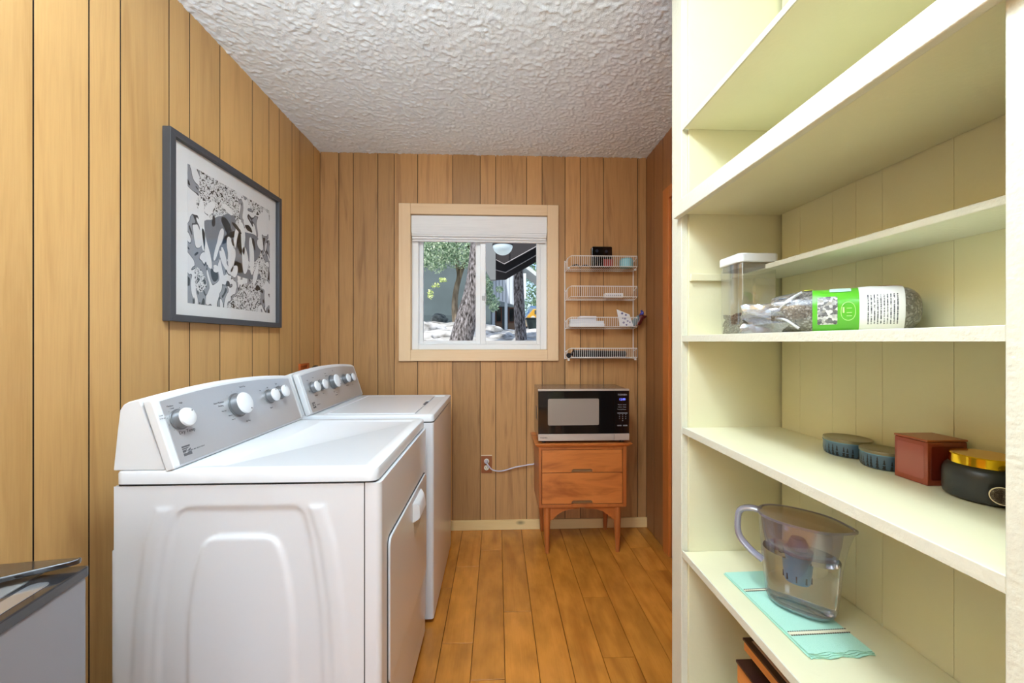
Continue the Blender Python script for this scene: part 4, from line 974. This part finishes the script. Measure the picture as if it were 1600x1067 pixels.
M['ground'] = ramped('rocky_ground', 'noise', 3.2, [(.34, (96,92,86)), (.44, (176,174,170)), (.62, (214,214,214))], .9, detail=8, distortion=.6)
tag(gm.obj('ground', M['ground'], smooth=70), 'pale rocky slope outside the window', 'ground', kind='structure')
M['rock'] = ramped('pale_rock', 'noise', 5, [(.32, (120,118,114)), (.5, (198,198,198)), (.7, (224,224,226))], .9, detail=8)
M['rock_dark'] = ramped('dark_rock', 'noise', 12, [(.35, (70,74,74)), (.6, (128,132,128))], .9, detail=6)
def rock(x, y, s, sq, m_, lab, grp=None, zoff=0):
    bm = bmesh.new(); bmesh.ops.create_icosphere(bm, subdivisions=3, radius=1)
    ph = [rnd.uniform(0, 6) for _ in range(6)]
    for v in bm.verts:
        c = v.co; k = 1+.16*math.sin(3*c.x+ph[0])+.14*math.sin(4*c.y+ph[1])+.08*math.sin(7*c.z+5*c.x+ph[2])+.04*math.sin(13*c.y+ph[3])
        v.co = Vector((c.x*s[0]*k, c.y*s[1]*k, c.z*s[2]*k))
    me = bpy.data.meshes.new('rock'); bm.to_mesh(me); bm.free(); me.materials.append(m_)
    for p in me.polygons: p.use_smooth = True
    o = bpy.data.objects.new('rock', me); COL.objects.link(o); o.location = (x, y, gh(x, y)+s[2]*sq-.02+zoff); o.rotation_euler = (0, 0, rnd.uniform(0, 3))
    return tag(o, lab, 'rock', grp)
for x, y, a, b2_, c, lab in ((-1.30, 7.1, .42, .33, .12, 'flat pale rock on the slope left of the leaning tree'), (-.80, 6.3, .33, .26, .09, 'flat pale rock in front of the slim forked tree'),
                     (-1.85, 7.8, .40, .28, .13, 'flat pale rock at the left edge of the outside slope'), (.02, 6.7, .30, .28, .09, 'flat pale rock left of the straight tree trunk'),
                     (.78, 6.7, .30, .28, .10, 'flat pale rock right of the straight tree trunk'), (-.20, 8.2, .35, .3, .10, 'pale rock in front of the battened house'),
                     (.85, 8.3, .3, .25, .08, 'pale rock up the slope below the parked vehicles'), (-.98, 8.95, .12, .14, .07, 'small pale rock beside the grey boulder')):
    rock(x, y, (a, b2_, c), .05, M['rock'], lab)
rock(-1.30, 8.7, (.19, .17, .15), .6, M['rock_dark'], 'round grey boulder at the foot of the dark outside wall')

M['bark'] = ramped('bark_grey', 'noise', 24, [(.38, (52,48,46)), (.55, (136,130,130)), (.7, (176,172,176))], .95, mscale=(2.2, 2.2, .7), detail=9, bump=.03)
M['bark2'] = ramped('bark_brown', 'noise', 8, [(.35, (96,84,70)), (.65, (158,144,124))], .95, mscale=(2, 2, .5), detail=7, bump=.02)
def leafmat(name, a, b): return ramped(name, 'noise', 16, [(.40, a), (.60, b)], .5, detail=8)
def leaves(clusters, n, size, seed):
    q_ = np.random.RandomState(seed); vs = []; fs = []
    tot = sum(c[3]*c[4]*c[5] for c in clusters)
    for c in clusters:
        k = int(n*c[3]*c[4]*c[5]/tot)
        d = q_.normal(size=(k, 3)); d /= np.linalg.norm(d, axis=1)[:, None]; r = q_.uniform(.25, 1, k)**.5
        P = d*r[:, None]*np.array(c[3:6])+np.array(c[:3])
        u = q_.normal(size=(k, 3)); u /= np.linalg.norm(u, axis=1)[:, None]; w = np.cross(u, q_.normal(size=(k, 3))); w /= np.linalg.norm(w, axis=1)[:, None]
        nrm = np.cross(u, w); s = size*q_.uniform(.6, 1.2, k)[:, None]
        b0 = len(vs); A = P-u*s; B = P+w*s*.45+nrm*s*.12; Cc = P+u*s; D = P-w*s*.45+nrm*s*.12
        st_ = np.stack([A, B, Cc, D], 1).reshape(-1, 3)
        vs += [tuple(p) for p in st_.tolist()]
        for i in range(k): o_ = b0+4*i; fs += [(o_, o_+1, o_+2), (o_, o_+2, o_+3)]
    return MB().add(vs, fs)
def loc_clusters(cl, ox, oy, oz): return [(c[0]-ox, c[1]-oy, c[2]-oz)+tuple(c[3:]) for c in cl]
# leaning big tree (left pane)
tb = thing('leaning_tree', 'thick rough grey tree trunk leaning right outside the left pane', 'tree', (-.52, 5, 1.05))
MB().tube(smoothpath([(-.03, 0, -.15), (.045, 0, .16), (.13, .02, .50), (.215, .02, .80), (.262, .03, 1.15), (.32, .1, 1.9), (.4, .2, 3.0)], 8), .12, 18, radii=[.155-.001*i for i in range(49)]).obj('trunk', M['bark'], tb, smooth=80)
leaves(loc_clusters([(-.7, 5.1, 4.3, .5, .5, .6)], -.52, 5, 1.05), 2500, .05, 1).obj('crown', leafmat('leaf_a', (96,130,96), (168,196,150)), tb, smooth=0)['kind'] = 'stuff'
# slim forked tree with hanging foliage
t2 = thing('forked_tree', 'slim brown forked tree with pale green foliage before the dark wall', 'tree', (-.87, 8, 1.5))
MB().tube(smoothpath([(.04, 0, -.1), (0, 0, .2), (-.01, 0, .55), (.03, 0, .85), (.08, 0, 1.10), (.02, 0, 1.5), (.05, 0, 2.4)], 6), .07, 12, radii=[.078-.0012*i for i in range(37)]).obj('trunk', M['bark2'], t2, smooth=80)
MB().tube(smoothpath([(.03, 0, .85), (.12, -.02, 1.15), (.24, -.05, 1.5), (.4, -.1, 2.2)], 6), .05, 10, radii=[.05-.001*i for i in range(19)]).obj('branch', M['bark2'], t2, smooth=80)
M['leaf1'] = leafmat('leaf_1', (118,156,122), (232,248,218))  # pale end of the ramp paints bright highlights into the leaves
cl = [(-1.75, 7.7, 3.25, .6, .6, .62), (-1.25, 7.6, 3.1, .5, .6, .5), (-.75, 7.6, 3.2, .5, .6, .55), (-.35, 7.7, 3.0, .35, .5, .5), (-1.9, 7.9, 3.9, .9, .7, .6), (-.8, 7.9, 3.9, .9, .7, .6), (-.40, 7.5, 2.45, .16, .2, .25), (-1.15, 7.5, 2.72, .18, .2, .2), (-1.6, 7.5, 2.75, .3, .2, .2)]
leaves(loc_clusters(cl, -.87, 8, 1.5), 26000, .034, 2).obj('crown', M['leaf1'], t2, smooth=0)['kind'] = 'stuff'
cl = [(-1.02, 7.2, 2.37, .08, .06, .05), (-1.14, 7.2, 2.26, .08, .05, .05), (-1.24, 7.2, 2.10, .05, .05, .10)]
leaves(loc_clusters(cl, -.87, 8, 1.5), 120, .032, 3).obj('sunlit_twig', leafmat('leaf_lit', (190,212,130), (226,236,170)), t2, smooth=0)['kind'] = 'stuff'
# straight tree in the right pane
t3 = thing('straight_tree', 'upright grey tree trunk outside the right window pane', 'tree', (.37, 6, 1.1))
MB().tube(smoothpath([(.02, 0, -.1), (0, 0, .16), (-.02, 0, .5), (-.035, 0, .9), (-.04, 0, 1.2), (-.04, 0, 1.8), (0, 0, 3.2)], 8), .09, 16, radii=[.098-.0007*i for i in range(49)]).obj('trunk', M['bark'], t3, smooth=80)
cl = [(.75, 6.3, 4.6, .5, .5, .5)]
leaves(loc_clusters(cl, .37, 6, 1.1), 2000, .05, 4).obj('crown', M['leaf1'], t3, smooth=0)['kind'] = 'stuff'
# dark grey-green building
M['greysiding'] = mat('grey_green_siding', (98,112,116), .85, mottled=.05, mscale=2)
gb = thing('grey_building', 'blank dark grey green building wall behind the slim tree', 'building', (-2.3, 10.2, 1.5))
MB().box(-3.5, 2.12, 0, 1.8, -.6, 3.2).obj('wall', M['greysiding'], gb)
MB().box(.25, 1.45, -.02, 0, .1, .42).obj('vent_hatch', mat('hatch', (84,97,101), .8), gb, bevel=.01)
MB().box(-3.6, 2.22, -.2, 1.9, 3.2, 3.35).obj('roof_edge', M['greysiding'], gb)
# porch eave with curved trim lines and a dome lamp
M['soffit'] = mat('soffit_dark', (52,48,50), .8); M['trimline'] = mat('trim_line', (176,170,172), .6); M['beam'] = mat('beam_grey', (132,136,138), .8)
ev = thing('porch_eave', 'dark porch roof with stepped boards seen through the right pane', 'porch roof', (0, 4.5, 2.0))
MB().prism([(-.155, .9), (-.155, .30), (-.145, .06), (-.077, -.065), (-.018, -.063), (-.018, .9)], -.03, .05, 'y').obj('fascia_board', M['beam'], ev, bevel=.004)
for k_, (a, b2_, c) in enumerate((((-.02, -.062), (.097, -.055), (1.2, .59)), ((-.02, .058), (.097, .028), (1.2, .66)), ((-.02, .178), (.082, .126), (1.2, .75)))):
    y_ = (2-k_)*.22
    pts = [a, ((a[0]+b2_[0])/2, a[1]*.3+b2_[1]*.7), b2_, c, (1.2, c[1]+.45), (a[0], a[1]+.45)]
    s = (4.5+y_)/4.5
    pts = [(p[0]*s, (2.0+p[1]-1.22)*s+1.22-2.0) for p in pts]
    MB().prism(pts, y_, y_+.02, 'y').obj('soffit_board', M['soffit'], ev)
    if k_: MB().tube([(q_[0], y_-.004, q_[1]) for q_ in (pts[0], pts[2], pts[3])], .006, 5).obj('trim_strip', M['trimline'], ev)
MB().box(-.02, 1.3, -.4, 1.2, .95, 1.0).obj('roof_deck', M['soffit'], ev)
dl = thing('porch_lamp', 'white dome lamp under the porch roof', 'lamp', (.0595, 4.2, 2.264))
n = 32
MB().lathe([(0, 0), (.1075, 0), (.107, -.018), (.095, -.050), (.07, -.078), (.035, -.095), (0, -.099)], n=n).obj('dome', mat('dome_white', (214,228,232), .4, emis=(214,232,236), estr=.35), dl)
MB().lathe([(0, .001), (.113, .001), (.113, .02), (0, .02)], n=n).tube([(0, 0, .02), (0, 0, .8)], .01, 8).obj('mount', M['soffit'], dl)
# pale battened house with posts
hs = thing('battened_house', 'pale blue grey house with vertical battens, white posts and dark windows', 'house', (.3, 12.3, 1.6))
M['siding'] = mat('pale_siding', (220,228,236), .8); M['batten'] = mat('batten', (166,176,186), .8)
MB().prism([(-.46, .98), (-.46, 1.8), (.62, 1.8), (.62, 1.0), (.27, .78)], -.06, .1, 'y').obj('gable_wall', M['siding'], hs)
for i in range(10): MB().box(-.44+i*.105, -.425+i*.105, -.085, -.06, [.97, .92, .87, .81, .76, .73, .72, .71, .84, .9][i]+.1, 1.8).obj('batten', M['batten'], hs)
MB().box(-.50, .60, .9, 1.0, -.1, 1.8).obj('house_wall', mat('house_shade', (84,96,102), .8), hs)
for x_ in (-.42, -.02, .52): MB().box(x_-.045, x_+.045, -.05, .03, -.1, 1.0).obj('post', mat('post_white', (206,216,224), .7), hs)
for i, x_ in enumerate((-.24, .20)):
    w_ = MB().box(x_-.12, x_+.10, .80, .88, .26, .78).obj('window', mat('win_frame_%d' % i, (128,82,62), .6), hs)
    MB().box(x_-.085, x_+.065, .78, .80, .30, .74).obj('pane', mat('win_pane_%d' % i, (26,32,36), .1), w_)
    MB().box(x_-.13, x_+.11, .78, .89, -.02, .25).obj('lower_panel', mat('low_panel_%d' % i, (134,108,88), .8), hs)
MB().box(-.40, .52, .6, .7, .80, .97).obj('lintel', mat('lintel', (170,182,186), .8), hs)
MB().prism([(.55, 2.0), (1.9, .95), (1.95, 1.05), (.6, 2.1)], -.1, 1.2, 'y').obj('roof_edge', mat('roof_white', (206,212,212), .7), hs)
MB().box(.50, .60, .3, .4, 0, 1.55).obj('side_wall', M['siding'], hs)
# vehicles
car = thing('blue_car', 'blue car parked far off behind the yellow one', 'car', (1.95, 18.5, 1.72))
MB().loft([[(x, y, z) for x, z in pr_] for y, pr_ in ((-1.0, [(-.75, .25), (.75, .25), (.8, .6), (.6, .72), (.45, 1.12), (-.45, 1.12), (-.6, .72), (-.8, .6)]), (1.4, [(-.75, .25), (.75, .25), (.8, .6), (.6, .75), (.45, 1.15), (-.45, 1.15), (-.6, .75), (-.8, .6)]))]).obj('body', mat('car_blue', (70,110,160), .25, coat=.6), car, bevel=.04, seg=3)
MB().box(-.5, .5, -1.03, -1.0, .75, 1.05).obj('windscreen', mat('car_glass', (120,140,156), .1), car)
for x_ in (-.65, .65): MB().lathe([(0, -.09), (.3, -.09), (.3, .09), (0, .09)], n=18, M=Matrix.Rotation(R(90), 4, 'Y')).obj('wheel', M['black_matte'], car, loc=(x_, -.6, .28))
car = thing('yellow_truck', 'yellow vehicle parked behind the straight tree', 'car', (1.72, 15.5, 1.66))
MB().loft([[(x, y, z) for x, z in ((-.55, .2), (.75, .2), (.78, .52), (.6, .62), (.5, .80), (-.35, .80), (-.48, .62), (-.58, .52))] for y in (-.9, 1.2)]).obj('body', mat('car_yellow', (226,168,30), .3, coat=.5), car, bevel=.04, seg=3)
MB().box(-.3, .42, -.93, -.9, .60, .75).obj('windscreen', mat('car_glass2', (60,76,80), .1), car)
for x_ in (-.36, .5): MB().lathe([(0, -.01), (.09, -.01), (.09, .02), (0, .02)], n=16, M=Matrix.Rotation(R(90), 4, 'X')).obj('headlamp', mat('lamp_white', (230,230,220), .2), car, loc=(x_, -.9, .45))
for x_ in (-.45, .62): MB().lathe([(0, -.09), (.26, -.09), (.26, .09), (0, .09)], n=18, M=Matrix.Rotation(R(90), 4, 'Y')).obj('wheel', M['black_matte'], car, loc=(x_, -.6, .24))
bin_ = thing('dark_bin', 'dark green wheeled bin low beside the house post', 'bin', (1.35, 13.6, 1.58))
MB().loft([[(-.22, -.2, 0), (.22, -.2, 0), (.22, .2, 0), (-.22, .2, 0)], [(-.32, -.28, .42), (.42, -.28, .42), (.42, .28, .42), (-.32, .28, .42)]]).obj('body', mat('bin_green', (40,58,58), .5), bin_, bevel=.02)
MB().box(-.36, .48, -.31, .31, .42, .47).obj('lid', mat('bin_lid', (34,48,52), .4), bin_, bevel=.02)
# far trees
for i, (x, y, z, a, b2_, c) in enumerate(((-4.2, 16, 3.2, 2.2, 1.2, 2.4), (2.9, 26, 4.6, 2.7, 1.6, 2.6), (-2.0, 21.5, 4.8, 2.0, 1.4, 2.6))):
    lab = ['far tree on the left behind the dark building', 'rounded green tree beyond the parked vehicles', 'tall tree behind the battened house'][i]
    t = thing('background_tree', lab, 'tree', (x, y, 1.6), 0, 'trees far behind the house')
    leaves([(0, 0, z-1.6, a, b2_, c), (a*.4, -.3, z-2.2, a*.7, b2_, c*.7)], 5200, .12, 40+i).obj('crown', leafmat('leaf_far%d' % i, (84,120,92), (140,172,136)), t, smooth=0)['kind'] = 'stuff'
    MB().tube([(0, 0, -.2), (.05, 0, 1), (0, 0, z-1.2)], .16, 10, radii=[.2, .16, .1]).obj('trunk', M['bark2'], t)
# shrub by the house at the left edge of the right pane
sh_ = thing('leafy_shrub', 'leafy green branch hanging beside the house corner', 'shrub', (-.30, 9.0, 1.5))
leaves([(.02, .1, .95, .18, .2, .40), (.22, .1, .62, .14, .15, .20), (.35, 0, .95, .1, .1, .08)], 900, .05, 9).obj('foliage', M['leaf1'], sh_, smooth=0)['kind'] = 'stuff'
MB().tube([(-.05, .1, -.05), (0, .1, .5), (.02, .1, 1.2)], .02, 8, radii=[.025, .02, .01]).obj('stem', M['bark2'], sh_)
